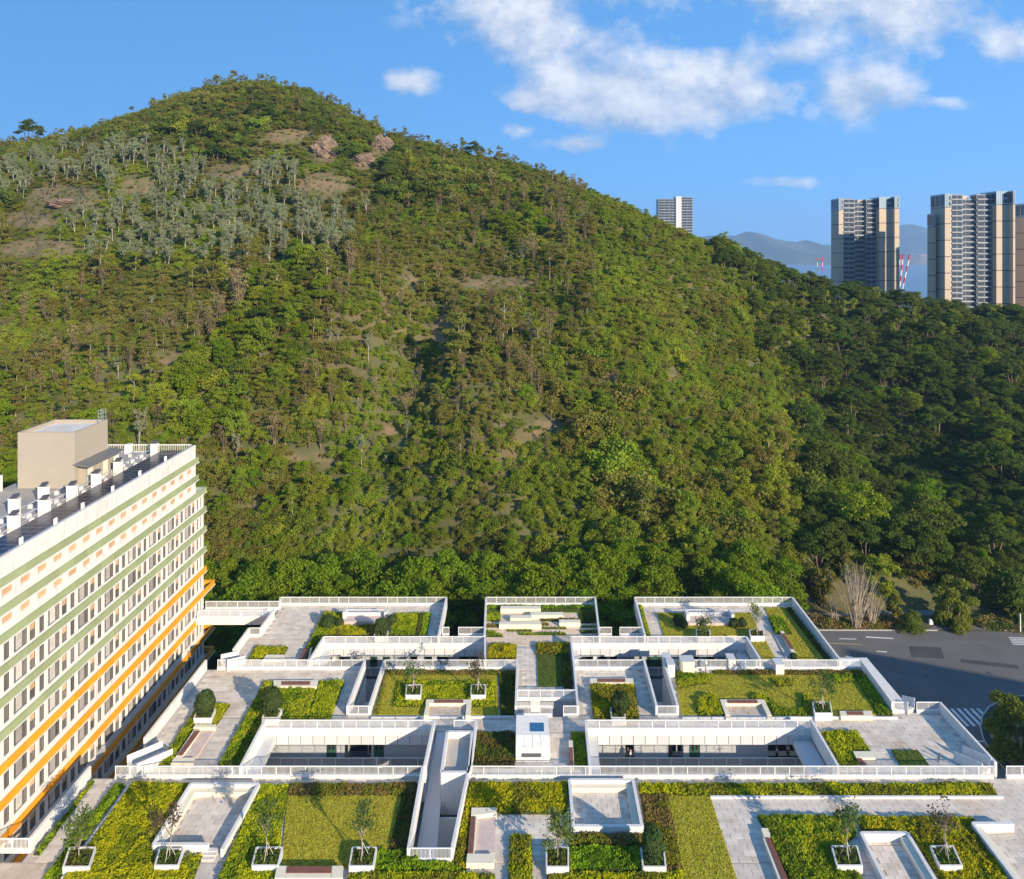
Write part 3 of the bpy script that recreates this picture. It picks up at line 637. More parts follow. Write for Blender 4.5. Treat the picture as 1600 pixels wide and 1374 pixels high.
# ------------------------------------------------------------------ the white school building and its roof terraces
SCH = thing('school_building', (0, 84, GZ), 'sprawling white school building with stepped roof gardens and sunken courts', 'building')
BLOCKS = {   # roof decks, parapet corners as surveyed
 'A1': [(438,933),(697.5,933),(685,994.5),(506,994.5),(484,1031),(343,1031),(365,1014),(389,981),(407,981),(428,952)],
 'L1': [(688,980),(757.5,980),(757,994.5),(685.5,994.5)], 'A2': [(759.5,933),(930,933),(937,994.5),(757.5,994.5)],
 'L2': [(936,980),(1004.5,980),(1008,994.5),(937.5,994.5)], 'A3': [(992,933),(1238,933),(1313,1031),(1188,1031),(1166,994.5),(1008.5,994.5)],
 'M1': [(758,995),(892,995),(896,1031),(758,1031)], 'M2': [(809,1031.2),(896,1031.2),(900,1078),(807,1078)],
 'B1': [(322,1031.2),(570,1031.2),(543,1103),(265,1103)], 'B2': [(600.5,1031.2),(808.5,1031.2),(806,1103),(577,1103)],
 'B3': [(896.5,1031.2),(1006.5,1031.2),(1026,1103),(903,1103)], 'B4': [(1037,1031.2),(1345.7,1031.2),(1398,1103),(1059,1103)],
 'P': [(430,1103.2),(1254,1103.2),(1267.5,1125),(414,1125)],
 'C1': [(264.8,1103.2),(429.8,1103.2),(413.5,1125.2),(376,1197),(190,1197)], 'C2': [(744,1125.2),(915,1125.2),(922,1197),(735,1197)],
 'C3': [(1254.5,1103.2),(1398,1103.2),(1394,1097),(1469,1097),(1558,1197),(1310,1197),(1268,1125)],
 'D1': [(140.6,1197.2),(660,1197.2),(638,1325),(34,1325)], 'D3': [(733,1197.2),(1720,1197.2),(1850,1325),(706.5,1325)], 'D2': [(-160,1325.2),(1850,1325.2),(1990,1440),(-290,1440)]}
BW = {k: ccw([T(*p) for p in v]) for k, v in BLOCKS.items()}
for k, poly in BW.items(): MB().prism(poly, -1.4, -.03).build('roof_slab', SLAB, SCH)
MB().box(-44, 52, 55, 109, GZ, -8.05).build('lower_storeys', WHITE, SCH)

RAILN = [0]
def railing(p, q, curb=True, drop=0.0, z=0.0, h=1.25):
    a, b = Vector((p[0], p[1], 0)), Vector((q[0], q[1], 0)); d = (b - a); ln = d.length
    if ln < .3: return
    d.normalize(); m = MB(); hb = .03
    def seg(s, e, w, z0, z1, mb): mb.wall(a + d * s, a + d * e, w, z0, z1)
    seg(0, ln, .07, z + h - .06, z + h, m); seg(0, ln, .05, z + .30, z + .33, m)
    n = max(1, round(ln / 1.5))
    for i in range(n + 1):
        s = min(max(ln * i / n, .03), ln - .03); seg(s - .02, s + .02, .05, z + .19, z + h - .06, m)
    o = m.build('railing', WHITEP, SCH)
    g = MB(); k = int(ln / .115)
    for i in range(k):
        s = (i + .5) * ln / k; c = a + d * s; w = .0135
        g.add([(c.x - w, c.y - .012, z + .3), (c.x + w, c.y - .012, z + .3), (c.x + w, c.y + .012, z + .3), (c.x - w, c.y + .012, z + .3),
               (c.x - w, c.y - .012, z + h - .06), (c.x + w, c.y - .012, z + h - .06), (c.x + w, c.y + .012, z + h - .06), (c.x - w, c.y + .012, z + h - .06)], [(0,1,5,4),(1,2,6,5),(2,3,7,6),(3,0,4,7)])
    g.build('balusters', WHITEP, o, kind='stuff')
    if curb: MB().wall(a, b, .22, z - drop - (.0 if drop else .02), z + .32).build('kerb_upstand', WHITE, SCH)
def parapet(p, q, z1=1.25, z0=-.5, t=.26, za=None, zb=None): MB().wall(T(*p), T(*q), t, z0, z1, za=za, zb=zb).build('parapet_wall', WHITE, SCH)

for r in [((438,933),(697,933)), ((760,933),(930,933)), ((992.5,933),(1237.5,933)), ((691,980),(702,980)), ((716,980),(757,980)), ((937,980),(956,980)), ((968,980),(1003,980)),
          ((390,981),(406.5,981)), ((340,1031),(569,1031)), ((602,1031),(807.5,1031)), ((898,1031),(1005.5,1031)), ((1038,1031),(1345,1031)), ((544,1103),(576,1103)), ((1027,1103),(1058,1103)),
          ((808,1078),(899,1078)), ((807,1103),(863,1103)), ((880,1103),(902,1103)), ((709,1125),(743.5,1125)), ((1394,1097),(1417,1097)), ((1432,1097),(1468.5,1097)),
          ((180,1197),(660,1197)), ((733,1197),(1552,1197)), ((1572,1197),(1719,1197)), ((639,1325),(705.5,1325)), ((-150,1310),(47,1310))]:
    railing(T(*r[0]), T(*r[1]))
for r in [((507,994.5),(757,994.5)), ((893,994.5),(1165.5,994.5)), ((414.5,1125),(678,1125)), ((916,1125),(1267,1125))]: railing(T(*r[0]), T(*r[1]), drop=.45)
for p, q in [((697.5,933),(685,993.6)), ((428,952),(407,981)), ((389,981),(365,1014)), ((438,933),(437,939)), ((759.5,933),(757,993)), ((930,933),(937,993)), ((992,933),(1008,993)), ((1238,933),(1313,1031)),
             ((506,994.5),(484,1030.6)), ((758,994.5),(758,1030.6)), ((892,994.5),(896,1030.6)), ((896.3,1031),(903,1103)), ((1166,994.5),(1188,1030.6)), ((322,1031),(226,1153)), ((570,1031),(543,1103)),
             ((600.5,1031),(577,1103)), ((808.5,1031),(806,1103)), ((1006.5,1031),(1026,1103)), ((1037,1031),(1059,1103)), ((1345.7,1031),(1394,1096)), ((413.5,1125),(376,1196.6)), ((678.5,1125),(663,1196.6)),
             ((744,1125),(735,1196.6)), ((915,1125),(922,1196.6)), ((1268,1125),(1310,1196.6)), ((1469,1097),(1556,1191)), ((660.5,1197),(638,1325)), ((733,1197),(706,1325)), ((140.6,1197),(47,1309.5)), ((898,1031),(903.5,1103))][:-1]:
    parapet(p, q)

# sunken courts: fascia panels, corridor with doors one storey down, floor two storeys down
def court(name, far, near, left, right, ledge_l=0, ledge_r=0, doors=(), openings=()):
    """far / near: parapet px rows; left / right: (px at far, px at near)"""
    fl, fr_ = T(left[0], far), T(right[0], far); nl, nr = T(left[1], near), T(right[1], near); yf, yn = fl[1], nl[1]
    n = max(2, round((fr_[0] - fl[0]) / 1.35)); w = (fr_[0] - fl[0]) / n
    pm = MB().box(.03, w - .03, -.10, .02, -1.42, -.46).mesh('fascia_panel', FASCIA)
    MB().box(fl[0], fr_[0], yf - .03, yf + .02, -1.4, -.46).build('fascia_backing', FRAME, SCH)
    for i in range(n):
        o = link('fascia_panel', pm, SCH); o.location = Vector((fl[0] + i * w, yf - .06, 0)) - SCH.location
    if ledge_l: MB().prism([(fl[0] + .1, yf - .2), (fl[0] + ledge_l, yf - .2), (nl[0] + ledge_l, yn), (nl[0] + .1, yn)], -1.45, -.5).build('ledge', FASCIA, SCH)
    if ledge_r: MB().prism([(fr_[0] - .1, yf - .2), (nr[0] - .1, yn), (nr[0] - ledge_r, yn), (fr_[0] - ledge_r, yf - .2)], -1.45, -.9).build('ledge', FASCIA, SCH)
    bx0, bx1 = fl[0] - 2, fr_[0] + 2
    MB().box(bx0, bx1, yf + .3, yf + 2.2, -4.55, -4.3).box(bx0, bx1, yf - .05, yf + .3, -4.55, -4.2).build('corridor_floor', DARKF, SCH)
    wl = MB(); cuts = sorted([(X(yf + 1.9, a), X(yf + 1.9, b)) for a, b in list(doors) + list(openings)]); xa = bx0
    for (a, b) in cuts: wl.box(xa, a, yf + 1.9, yf + 2.1, -4.3, -1.42); wl.box(a, b, yf + 1.9, yf + 2.1, -1.9, -1.42); xa = b
    wl.box(xa, bx1, yf + 1.9, yf + 2.1, -4.3, -1.42); wl.build('corridor_wall', CORR, SCH)
    for (a, b) in doors:
        xa, xb = X(yf + 1.9, a), X(yf + 1.9, b); d = MB().box(xa, xb, yf + 1.908, yf + 2.04, -4.3, -1.9).build('door', DOOR, SCH)
        MB().box(xa + .25, xa + .5, yf + 1.87, yf + 1.905, -3.4, -2.7).box(xb - .5, xb - .25, yf + 1.87, yf + 1.905, -3.4, -2.7).build('vision_panel', DARK, d)
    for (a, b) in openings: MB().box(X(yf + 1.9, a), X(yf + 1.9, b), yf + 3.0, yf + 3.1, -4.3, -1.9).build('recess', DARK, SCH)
    railing((fl[0] + .3, yf - .1), (fr_[0] - .3, yf - .1), z=-4.3, h=1.4, curb=False)
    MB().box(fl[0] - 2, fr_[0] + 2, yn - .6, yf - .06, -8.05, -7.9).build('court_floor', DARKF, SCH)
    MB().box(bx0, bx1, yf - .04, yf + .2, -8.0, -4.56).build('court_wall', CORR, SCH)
    MB().wall((nl[0] - .05, yn), (fl[0] - .05, yf), .1, -8, -1.45).build('court_wall', CORR, SCH); MB().wall((nr[0] + .05, yn), (fr_[0] + .05, yf + 3), .1, -8, -1.45).build('court_wall', CORR, SCH)
court('AL', 994.5, 1031, (506, 484), (758, 758), 1.1, 0, [(578, 590), (598, 610), (532, 536)], [(640, 652), (662, 675), (682, 700), (716, 745)])
court('AR', 994.5, 1031, (892, 896), (1166, 1188), .9, 1.6, [(1010, 1034)], [(915, 927), (936, 950), (954, 966), (1082, 1095), (1105, 1120)])
court('CL', 1125, 1197, (413.5, 376), (678.5, 663), 1.2, 0, [(510, 526), (584, 600)], [(538, 580)])
court('CR', 1125, 1197, (915, 922), (1268, 1310), 1.2, 2.2, [(1077, 1094)], [(977, 991), (1044, 1068), (1200, 1262)])
# slots between the decks
def slot(pf, pn, stair):
    a, b = T(*pf[0]), T(*pf[1]); c, d = T(*pn[1]), T(*pn[0])
    MB().wall(d, a, .1, -8, -1.0, off=-.12).build('court_wall', CORR, SCH); MB().wall(c, b, .1, -8, -1.0, off=.12).build('court_wall', CORR, SCH)
    ym = (a[1] + d[1]) / 2
    MB().box(min(a[0], d[0]) - .2, max(b[0], c[0]) + .2, ym + 1.2, a[1] - .3, -4.4, -4.0).build('landing', FASCIA, SCH)
    MB().box(min(a[0], d[0]), max(b[0], c[0]), ym + 1.0, ym + 1.12, -5.0, -2.9).build('landing_wall', FASCIA, SCH)
    MB().box(min(a[0], d[0]), max(b[0], c[0]), d[1] - .5, a[1], -8.05, -7.95).build('court_floor', DARKF, SCH)
    MB().box(min(a[0], d[0]), max(b[0], c[0]), ym - 2.2, ym - 2.1, -8, -5.6).build('landing_wall', FASCIA, SCH)
slot([(570,1031),(600.5,1031)], [(543,1103),(577,1103)], 0); slot([(1006.5,1031),(1037,1031)], [(1026,1103),(1059,1103)], 0)
# stair well in the middle, with its flight going down
a, b = T(807, 1078), T(901, 1103)
MB().box(a[0], b[0], b[1] - .1, a[1] + .1, -4.1, -3.9).build('landing', SLAB, SCH)
MB().box(a[0], b[0], a[1] - .02, a[1] + .1, -3.9, -.03).build('court_wall', FASCIA, SCH)
for i in range(14): MB().box(X(83, 866), X(83, 879), b[1] - .1 + i * .2, b[1] + .1 + i * .2, -3.9, -.2 - i * .26).build('stair_step', SLAB, SCH)
# long slot with ramp and stair head beside the front terrace
p0, p1, p2, p3 = T(681, 1125), T(664, 1197), T(660, 1197), T(639, 1325)
rm = MB()
rl = [T(682, 1126), T(666, 1196), T(642, 1323)]; rr_ = [T(706, 1126), T(690, 1196), T(678, 1323)]
zz = [-.04, -1.6, -2.0]
for i in range(2):
    A_, B_, C_, D_ = rl[i], rr_[i], rr_[i + 1], rl[i + 1]
    rm.add([(*A_, zz[i]), (*B_, zz[i]), (*C_, zz[i + 1]), (*D_, zz[i + 1]), (*A_, zz[i] - .3), (*B_, zz[i] - .3), (*C_, zz[i + 1] - .3), (*D_, zz[i + 1] - .3)], [(0,3,2,1),(4,5,6,7),(0,1,5,4),(1,2,6,5),(2,3,7,6),(3,0,4,7)])
rm.build('ramp', FASCIA, SCH)
MB().prism([T(630, 1330), T(730, 1330), T(760, 1118), T(680, 1118)], -6.1, -6.0).build('court_floor', DARKF, SCH)
MB().wall(T(727, 1200), T(707, 1325), .1, -6, -1.3, off=.2).build('court_wall', CORR, SCH)
MB().box(*(T(652, 1270)[0], T(735, 1270)[0]), 70.6, 70.8, -6, -2.3).build('court_wall', CORR, SCH)
bx = [T(699, 1143), T(738, 1143), T(733, 1206), T(690, 1206)]
hb = MB()
for i in range(4): hb.wall(bx[i], bx[(i + 1) % 4], .3, -3.0, 1.25)
hb.build('stair_head_wall', WHITE, SCH); MB().prism(bx, -.1, .55).build('stair_head_roof', SLAB, SCH)
MB().box(X(68, 700), X(68, 712), 67.2, 68.4, -6, -4.3).build('air_conditioner', CORR, SCH)
# bridge to the dormitory
y0, y1 = T(0, 953)[1], T(0, 939.5)[1]
MB().box(-48.2, X(y1, 433), y0 - .1, y1 + .1, -.9, -.03).build('bridge_deck', WHITE, SCH)
railing((-47.9, y1), (X(y1, 437), y1)); railing((-47.9, y0), (X(y0, 427), y0), drop=.9)
# outer stair flights between terraces, with solid white cheeks
def flight(p, q, wdt, n=7, h=1.2):
    a, b = Vector(T(*p)), Vector(T(*q)); d = (b - a).normalized(); nrm = Vector((-d.y, d.x)); st = MB()
    for i in range(n):
        s0 = (b - a) * (i / n); s1 = (b - a) * ((i + 1) / n); z = .08 + .45 * i / n
        st.wall(a + s0, a + s1, wdt, -.02, z)
    st.build('stair_flight', STEPM, SCH)
    for s in (-1, 1): MB().wall(a + nrm * s * (wdt / 2 + .08), b + nrm * s * (wdt / 2 + .08), .08, 0, 1.25, za=1.0, zb=1.5).build('stair_cheek', WHITE, SCH)
flight((262, 1160), (206, 1191), 1.9); flight((378, 1018), (350, 1030), 1.6, 5); flight((1497, 1166), (1542, 1192), 1.5); flight((1404, 1086), (1424, 1097), 1.2, 4)

# ------------------------------------------------------------------ planting beds, paths and furniture on the roof
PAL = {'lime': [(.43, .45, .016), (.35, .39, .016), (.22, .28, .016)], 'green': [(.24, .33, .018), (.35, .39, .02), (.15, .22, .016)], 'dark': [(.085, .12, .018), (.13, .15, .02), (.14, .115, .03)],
       'brown': [(.21, .175, .04), (.20, .21, .025), (.24, .185, .055)], 'mixed': [(.35, .37, .014), (.24, .235, .024), (.45, .43, .014)], 'bright': [(.21, .33, .014), (.28, .38, .016), (.13, .21, .014)]}
L_HEDGE = leafmat('hedge_leaf', (.1, .1, .1), .12, .012, .02, .3, attr=True, scale=1.2)
HCORE = mat('hedge_core', (.035, .045, .01), .95, .3, 2)  # dark green filler that closes the inside of each hedge
BEDS = []
def hedge(px, pal, label, h=.42, dens=70, solid=True, cat='hedge', leaf=.07, group=None):
    poly = ccw([W(a, b, h * .6) for a, b in px]); xs = [p[0] for p in poly]; ys = [p[1] for p in poly]; BEDS.append(poly)
    rg = np.random.default_rng(abs(hash((round(xs[0], 2), round(ys[0], 2)))) % 2**31)
    area = abs(sum(poly[i][0] * poly[(i + 1) % len(poly)][1] - poly[(i + 1) % len(poly)][0] * poly[i][1] for i in range(len(poly)))) / 2
    bba = (max(xs) - min(xs)) * (max(ys) - min(ys)); near = np.clip((90 / np.mean(ys)) ** 1.5, .7, 1.5); n = int(bba * dens * near)
    x = rg.uniform(min(xs), max(xs), n); y = rg.uniform(min(ys), max(ys), n); k = inpoly(x, y, poly); x = x[k]; y = y[k]
    ed = edgedist(x, y, poly); lump = fbm(x, y, .55, 3)
    big = fbm(x + 77, y, 2.6, 2); z = h * (.42 + .75 * (lump - .25) + .65 * (big - .3)) * np.clip(.55 + ed * 2.2, .5, 1)
    side = (ed < .16) & (rg.random(len(x)) < .7); z = np.where(side, z * rg.random(len(x)), z)
    m = 4; x = np.repeat(x, m); y = np.repeat(y, m); z = np.repeat(z, m); nn = len(x)
    c = np.stack([x + rg.normal(0, .06, nn), y + rg.normal(0, .06, nn), z + rg.normal(0, .05, nn)], 1)
    nr = rg.normal(size=(nn, 3)) * .75 + (0, -.15, .9)
    v, f = leaf_quads(rg, c, nr, leaf * (.7 + .7 * rg.random(nn)), 1.25)
    P = np.array(PAL[pal]); t = fbm(x + 50, y, 1.5, 3); col = np.where((t > .56)[:, None], P[1], np.where((t < .42)[:, None], P[2], P[0])) * (.84 + .32 * rg.random(nn))[:, None]
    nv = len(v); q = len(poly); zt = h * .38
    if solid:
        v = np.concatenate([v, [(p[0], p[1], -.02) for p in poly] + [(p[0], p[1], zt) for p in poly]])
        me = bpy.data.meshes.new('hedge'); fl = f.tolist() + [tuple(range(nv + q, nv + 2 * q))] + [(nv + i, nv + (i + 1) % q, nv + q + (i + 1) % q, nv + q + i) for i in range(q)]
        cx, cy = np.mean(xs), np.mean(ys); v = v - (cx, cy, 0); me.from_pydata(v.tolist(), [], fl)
        me.materials.append(L_HEDGE); me.materials.append(HCORE); me.polygons.foreach_set('material_index', [0] * len(f) + [1] * (q + 1))
        ca = me.color_attributes.new('Col', 'FLOAT_COLOR', 'POINT'); c4 = np.ones((len(v), 4), np.float32); c4[:nv, :3] = np.repeat(col, 4, axis=0); ca.data.foreach_set('color', c4.ravel()); me.update()
    return link('hedge', me, None, (cx, cy, 0), label=label, cat=cat, group=group or 'hedges and planting beds on the roof terraces')
L_TURF = leafmat('turf_blade', (.1, .1, .1), .15, .01, .02, .35, attr=True, scale=.8)
def lawn(px, label, m=None, z=.10):
    poly = ccw([W(a, b, z) for a, b in px]); BEDS.append(poly); xs = [p[0] for p in poly]; ys = [p[1] for p in poly]; cx, cy = np.mean(xs), np.mean(ys)
    o = MB().prism(poly, -.02, z).build('lawn', m or LAWN, org=(cx, cy, 0), label=label, cat='lawn', group='lawns on the roof terraces')
    rg = np.random.default_rng(int(abs(cx * 1000 + cy * 77))); n = int((max(xs) - min(xs)) * (max(ys) - min(ys)) * 70)
    x = rg.uniform(min(xs), max(xs), n); y = rg.uniform(min(ys), max(ys), n); k = inpoly(x, y, poly); x = x[k]; y = y[k]; n = len(x)
    c = np.stack([x - cx, y - cy, z + .015 + .03 * rg.random(n)], 1); nr = rg.normal(size=(n, 3)) * .6 + (0, -.1, .8)
    v, f = leaf_quads(rg, c, nr, .035 + .035 * rg.random(n), 1.5)
    t = fbm(x, y, 1.8, 3)[:, None]; base = np.array((.090, .140, .016) if m is LAWND else (.36, .33, .024)); alt = np.array((.13, .15, .02) if m is LAWND else (.42, .36, .04))
    col = (base * (1 - t) + alt * t) * (.75 + .5 * rg.random(n))[:, None]
    g = link('turf', mesh_np('turf', v, f, L_TURF, cols=col), o, kind='stuff')
    return o

H_ = hedge
# back row, left deck
H_([(505.5,956),(536,956),(535,977),(509,994),(488,1029),(479,1029),(478,1012)], 'green', 'L-shaped green hedge at the left of the back left terrace')
H_([(511,976),(606,976),(604,992.5),(506,992.5)], 'mixed', 'low hedge in front of the railed seat on the back left terrace')
H_([(618,957),(655,957),(648,992),(607,992)], 'lime', 'yellow-green square hedge right of the railed seat, back left terrace')
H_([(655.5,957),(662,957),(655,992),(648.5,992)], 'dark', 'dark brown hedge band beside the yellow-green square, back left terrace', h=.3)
H_([(662.5,957),(673,957),(667,992),(655.5,992)], 'bright', 'outer light green strip at the right end of the back left terrace', h=.25)
H_([(399,1010),(450,1010),(444,1022.5),(415,1022.5),(410,1030),(387,1030)], 'mixed', 'small hedge around a bench beside the outer stair, back left terrace')
# stepped centre terrace
H_([(761.5,945.5),(928,945.5),(928.5,951),(761,951)], 'bright', 'long thin hedge under the railing of the stepped centre terrace', h=.35)
lawn([(761,951.2),(928.7,951.2),(929,956.6),(760.5,956.6)], 'narrow lawn strip at the back of the stepped centre terrace', LAWND)
for a, b, lab in [([(760,957),(782,957),(781,969.5),(759,969.5)], 'green', 'square hedge at the left of the stepped centre terrace'), ([(904,957),(931,957),(933,972.5),(907,972.5)], 'dark', 'dark square hedge at the right of the stepped centre terrace'),
        ([(845,966),(906,966),(906.5,969.5),(845,969.5)], 'brown', 'thin brown hedge right of the middle bench block'), ([(759,975.2),(779.5,975.2),(779,979),(758.5,979)], 'brown', 'short brown hedge left of the lowest long bench block'), ([(814,973),(857,973),(857,975.8),(814,975.8)], 'brown', 'thin brown hedge behind the lowest long bench block'),
        ([(792,983.3),(831,983.3),(831,985.2),(792,985.2)], 'green', 'thin green strip just in front of the lowest long bench block'), ([(847,979.8),(885,979.8),(885,981.6),(847,981.6)], 'green', 'thin green strip left of the small right bench block'),
        ([(758,985),(775.5,985),(775,988),(757.8,988)], 'green', 'short strip hedge by the left wall of the stepped terrace, upper one'), ([(757.8,990),(786,990),(786,994),(757.6,994)], 'green', 'short strip hedge by the left wall of the stepped terrace, front one'),
        ([(811,988),(884,988),(884.5,991),(811,991)], 'green', 'long thin hedge across the front of the stepped centre terrace'), ([(907,984),(934,984),(934.5,988),(907.5,988)], 'brown', 'short brown hedge by the right wall of the stepped terrace'), ([(908,977),(933,977),(933.2,978.8),(908,978.8)], 'green', 'narrow green strip under the dark square hedge')]: H_(a, b, lab, h=.28)
H_([(764,1006),(807,1006),(806.5,1029.5),(762,1029.5)], 'mixed', 'square yellow-green hedge left of the central walkway', h=.5)
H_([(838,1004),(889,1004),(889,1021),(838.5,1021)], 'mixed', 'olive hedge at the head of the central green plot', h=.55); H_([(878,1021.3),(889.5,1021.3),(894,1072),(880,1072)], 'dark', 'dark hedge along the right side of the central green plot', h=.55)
lawn([(839,1021.5),(877.5,1021.5),(879.5,1072),(840.5,1072)], 'shaded lawn in the central green plot', LAWND)
# back row, right deck
H_([(998,944.5),(1002.5,944.5),(1016.5,992),(1009.5,992)], 'green', 'narrow hedge along the left wall of the back right terrace')
lawn([(1026,957.5),(1172,957.5),(1212,1029.5),(1192,1029.5),(1168,993),(1037,993)], 'lawn around the white seat of the back right terrace')
lawn([(1194,949),(1226,949),(1287,1029.5),(1240,1029.5)], 'sloping lawn along the right edge of the back right terrace')
H_([(1200,962),(1222,962),(1238,989),(1211,989)], 'bright', 'bright lime hedge block behind the brown bench, back right terrace', h=.55)
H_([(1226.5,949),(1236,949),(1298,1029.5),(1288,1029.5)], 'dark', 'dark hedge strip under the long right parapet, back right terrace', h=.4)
# second row
H_([(336,1099),(360,1099),(338,1131.5),(305,1131.5),(266,1195),(246,1195),(290,1131),(303,1110)], 'green', 'hedge beside the dormitory parapet with a round shrub in it')
H_([(413.5,1063),(428,1063),(430,1074),(495,1074),(482,1123),(412,1123.5),(377,1194),(341,1194)], 'green', 'large hedge bed sloping down the left terrace beside the sunken court')
H_([(499,1063),(538,1063),(516,1122.5),(482.5,1122.5)], 'lime', 'yellow-green hedge right of the wooden bench, left terrace')
lawn([(604,1049),(776,1049),(779,1117),(583,1117)], 'lawn with two tree planters on the middle left terrace')
H_([(603,1047),(806,1047),(806,1054),(601,1054)], 'brown', 'low brownish hedge under the railing of the middle left terrace', h=.3); H_([(601,1054.3),(607,1054.3),(590,1116),(583,1116)], 'brown', 'low brownish hedge along the slot wall, middle left terrace', h=.25)
H_([(622,1064),(772,1064),(775,1103),(738,1103),(735,1095),(664,1095),(660,1103),(614,1103)], 'lime', 'lime hedge around the two tree planters, middle left terrace', h=.45)
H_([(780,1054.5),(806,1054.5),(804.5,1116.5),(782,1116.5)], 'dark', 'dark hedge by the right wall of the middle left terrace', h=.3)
H_([(922,1069),(991,1069),(999,1122),(928,1122)], 'mixed', 'hedge square around a round shrub, middle terrace right of the stairs', h=.5)
lawn([(1054,1052),(1352,1052),(1396,1117),(1065,1117)], 'broad lawn with a curving hedge on the middle right terrace')
H_([(1056,1047),(1070,1051),(1112,1052),(1110,1066),(1080,1070),(1058,1076)], 'green', 'rough hedge below the cream equipment box, middle right terrace', h=.45); H_([(1112.5,1047),(1346,1047),(1350,1054),(1114,1054)], 'brown', 'reddish low hedge under the railing, middle right terrace', h=.3)
H_([(1092,1090),(1108,1083),(1122,1088),(1132,1116.5),(1094,1116.5),(1088,1103)], 'lime', 'lime hedge clump left of the cream bench, middle right terrace', h=.6); H_([(1170,1088),(1190,1084),(1205,1090),(1222,1106),(1262,1106),(1264,1117),(1208,1117),(1198,1100)], 'lime', 'curving lime hedge right of the cream bench, middle right terrace', h=.5)
H_([(1206,1061),(1240,1059),(1238,1070),(1215,1072)], 'mixed', 'small hedge clump in the middle of the right lawn', h=.45); H_([(1296,1053),(1332,1053),(1334,1064),(1304,1066)], 'green', 'green hedge clump at the back of the right lawn', h=.5)
H_([(1333,1053),(1352,1053),(1395,1116),(1372,1116)], 'green', 'green hedge strip along the outer parapet of the right lawn', h=.45); H_([(1252,1086),(1266,1084),(1266,1112),(1256,1112)], 'green', 'green hedge beside the white tree planter on the right lawn', h=.5)
# third row
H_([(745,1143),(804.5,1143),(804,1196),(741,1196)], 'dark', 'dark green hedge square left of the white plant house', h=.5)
H_([(892,1143),(914,1143),(919,1196),(896,1196)], 'green', 'narrow hedge with bench between walkway and right court')
H_([(1283,1142),(1339,1142),(1360,1172.5),(1333,1173),(1344,1195),(1313,1195)], 'lime', 'yellow hedge by the court parapet on the right deck')
lawn([(1393,1172),(1434,1172),(1452,1195.5),(1408,1195.5)], 'small square lawn on the right deck', LAWND, z=.22)
# front terrace
H_([(143,1219),(147.5,1219),(62,1333),(53,1333)], 'green', 'thin hedge along the left outer parapet, front terrace')
H_([(178,1225),(196,1225),(108,1344),(90,1374),(66,1374)], 'bright', 'bright green hedge strip along the left path, front terrace')
H_([(207,1222),(296,1222),(241,1318),(240,1350),(284,1350),(290,1336),(316,1336),(298,1380),(95,1380)], 'lime', 'big yellow-green hedge left of the sunken terrace, front terrace', h=.5)
H_([(406,1226),(452,1226),(440,1290),(436,1330),(428,1380),(336,1380),(364,1320)], 'lime', 'yellow hedge right of the sunken terrace, front terrace', h=.5)
lawn([(450,1241),(628,1241),(620,1290),(606,1326),(552,1356),(438,1356)], 'sunlit lawn with a tree shadow, front left terrace')
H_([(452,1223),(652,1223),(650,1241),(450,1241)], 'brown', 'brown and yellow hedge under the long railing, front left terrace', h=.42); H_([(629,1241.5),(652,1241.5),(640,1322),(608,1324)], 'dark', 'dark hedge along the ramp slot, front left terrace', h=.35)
H_([(590,1326),(652,1326),(655,1346),(700,1346),(722,1356),(722,1362),(560,1362)], 'bright', 'bright green shrubs in front of the ramp slot railing', h=.5); H_([(545,1363),(773,1363),(774,1400),(540,1400)], 'mixed', 'olive hedge along the bottom edge, front terrace centre', h=.5)
H_([(734,1222),(888,1222),(886,1268),(778,1268),(776,1263),(736,1263),(729,1335),(728,1356),(712,1352),(708,1340)], 'mixed', 'hedge wrapping the cream bench, front terrace centre', h=.5)
H_([(797,1303),(830,1303),(832,1400),(794,1400)], 'mixed', 'narrow upright hedge island between two paths, front terrace', h=.5)
H_([(893,1303),(1004,1303),(1004,1321),(889,1321)], 'brown', 'brown hedge under the sunken terrace wall, front centre', h=.45); H_([(890,1322),(1003,1322),(1003,1358),(888,1358)], 'bright', 'bright green hedge between planter and round shrub, front centre', h=.5); H_([(855,1362),(1068,1362),(1078,1400),(853,1400)], 'mixed', 'olive hedge along the bottom edge right of the planters', h=.45)
H_([(997,1223),(1548,1223),(1558,1241),(1000,1241)], 'mixed', 'very long hedge under the long railing, front right terrace', h=.45); H_([(1001,1241.5),(1043,1241.5),(1066,1361),(1042,1361),(1010,1300)], 'brown', 'brownish hedge strip right of the second sunken terrace', h=.42)
lawn([(1043.5,1243),(1109,1243),(1160,1400),(1079,1400),(1067,1361)], 'sunlit lawn strip left of the stone path, front right terrace')
H_([(1184,1273),(1334,1273),(1338,1300),(1300,1330),(1340,1362),(1372,1400),(1246,1400)], 'green', 'large mixed hedge behind the brown bench, front right terrace', h=.55); H_([(1340,1275),(1520,1275),(1524,1284),(1590,1400),(1488,1400),(1420,1298),(1346,1298)], 'mixed', 'large olive hedge around the right tree planter, front right terrace', h=.55)

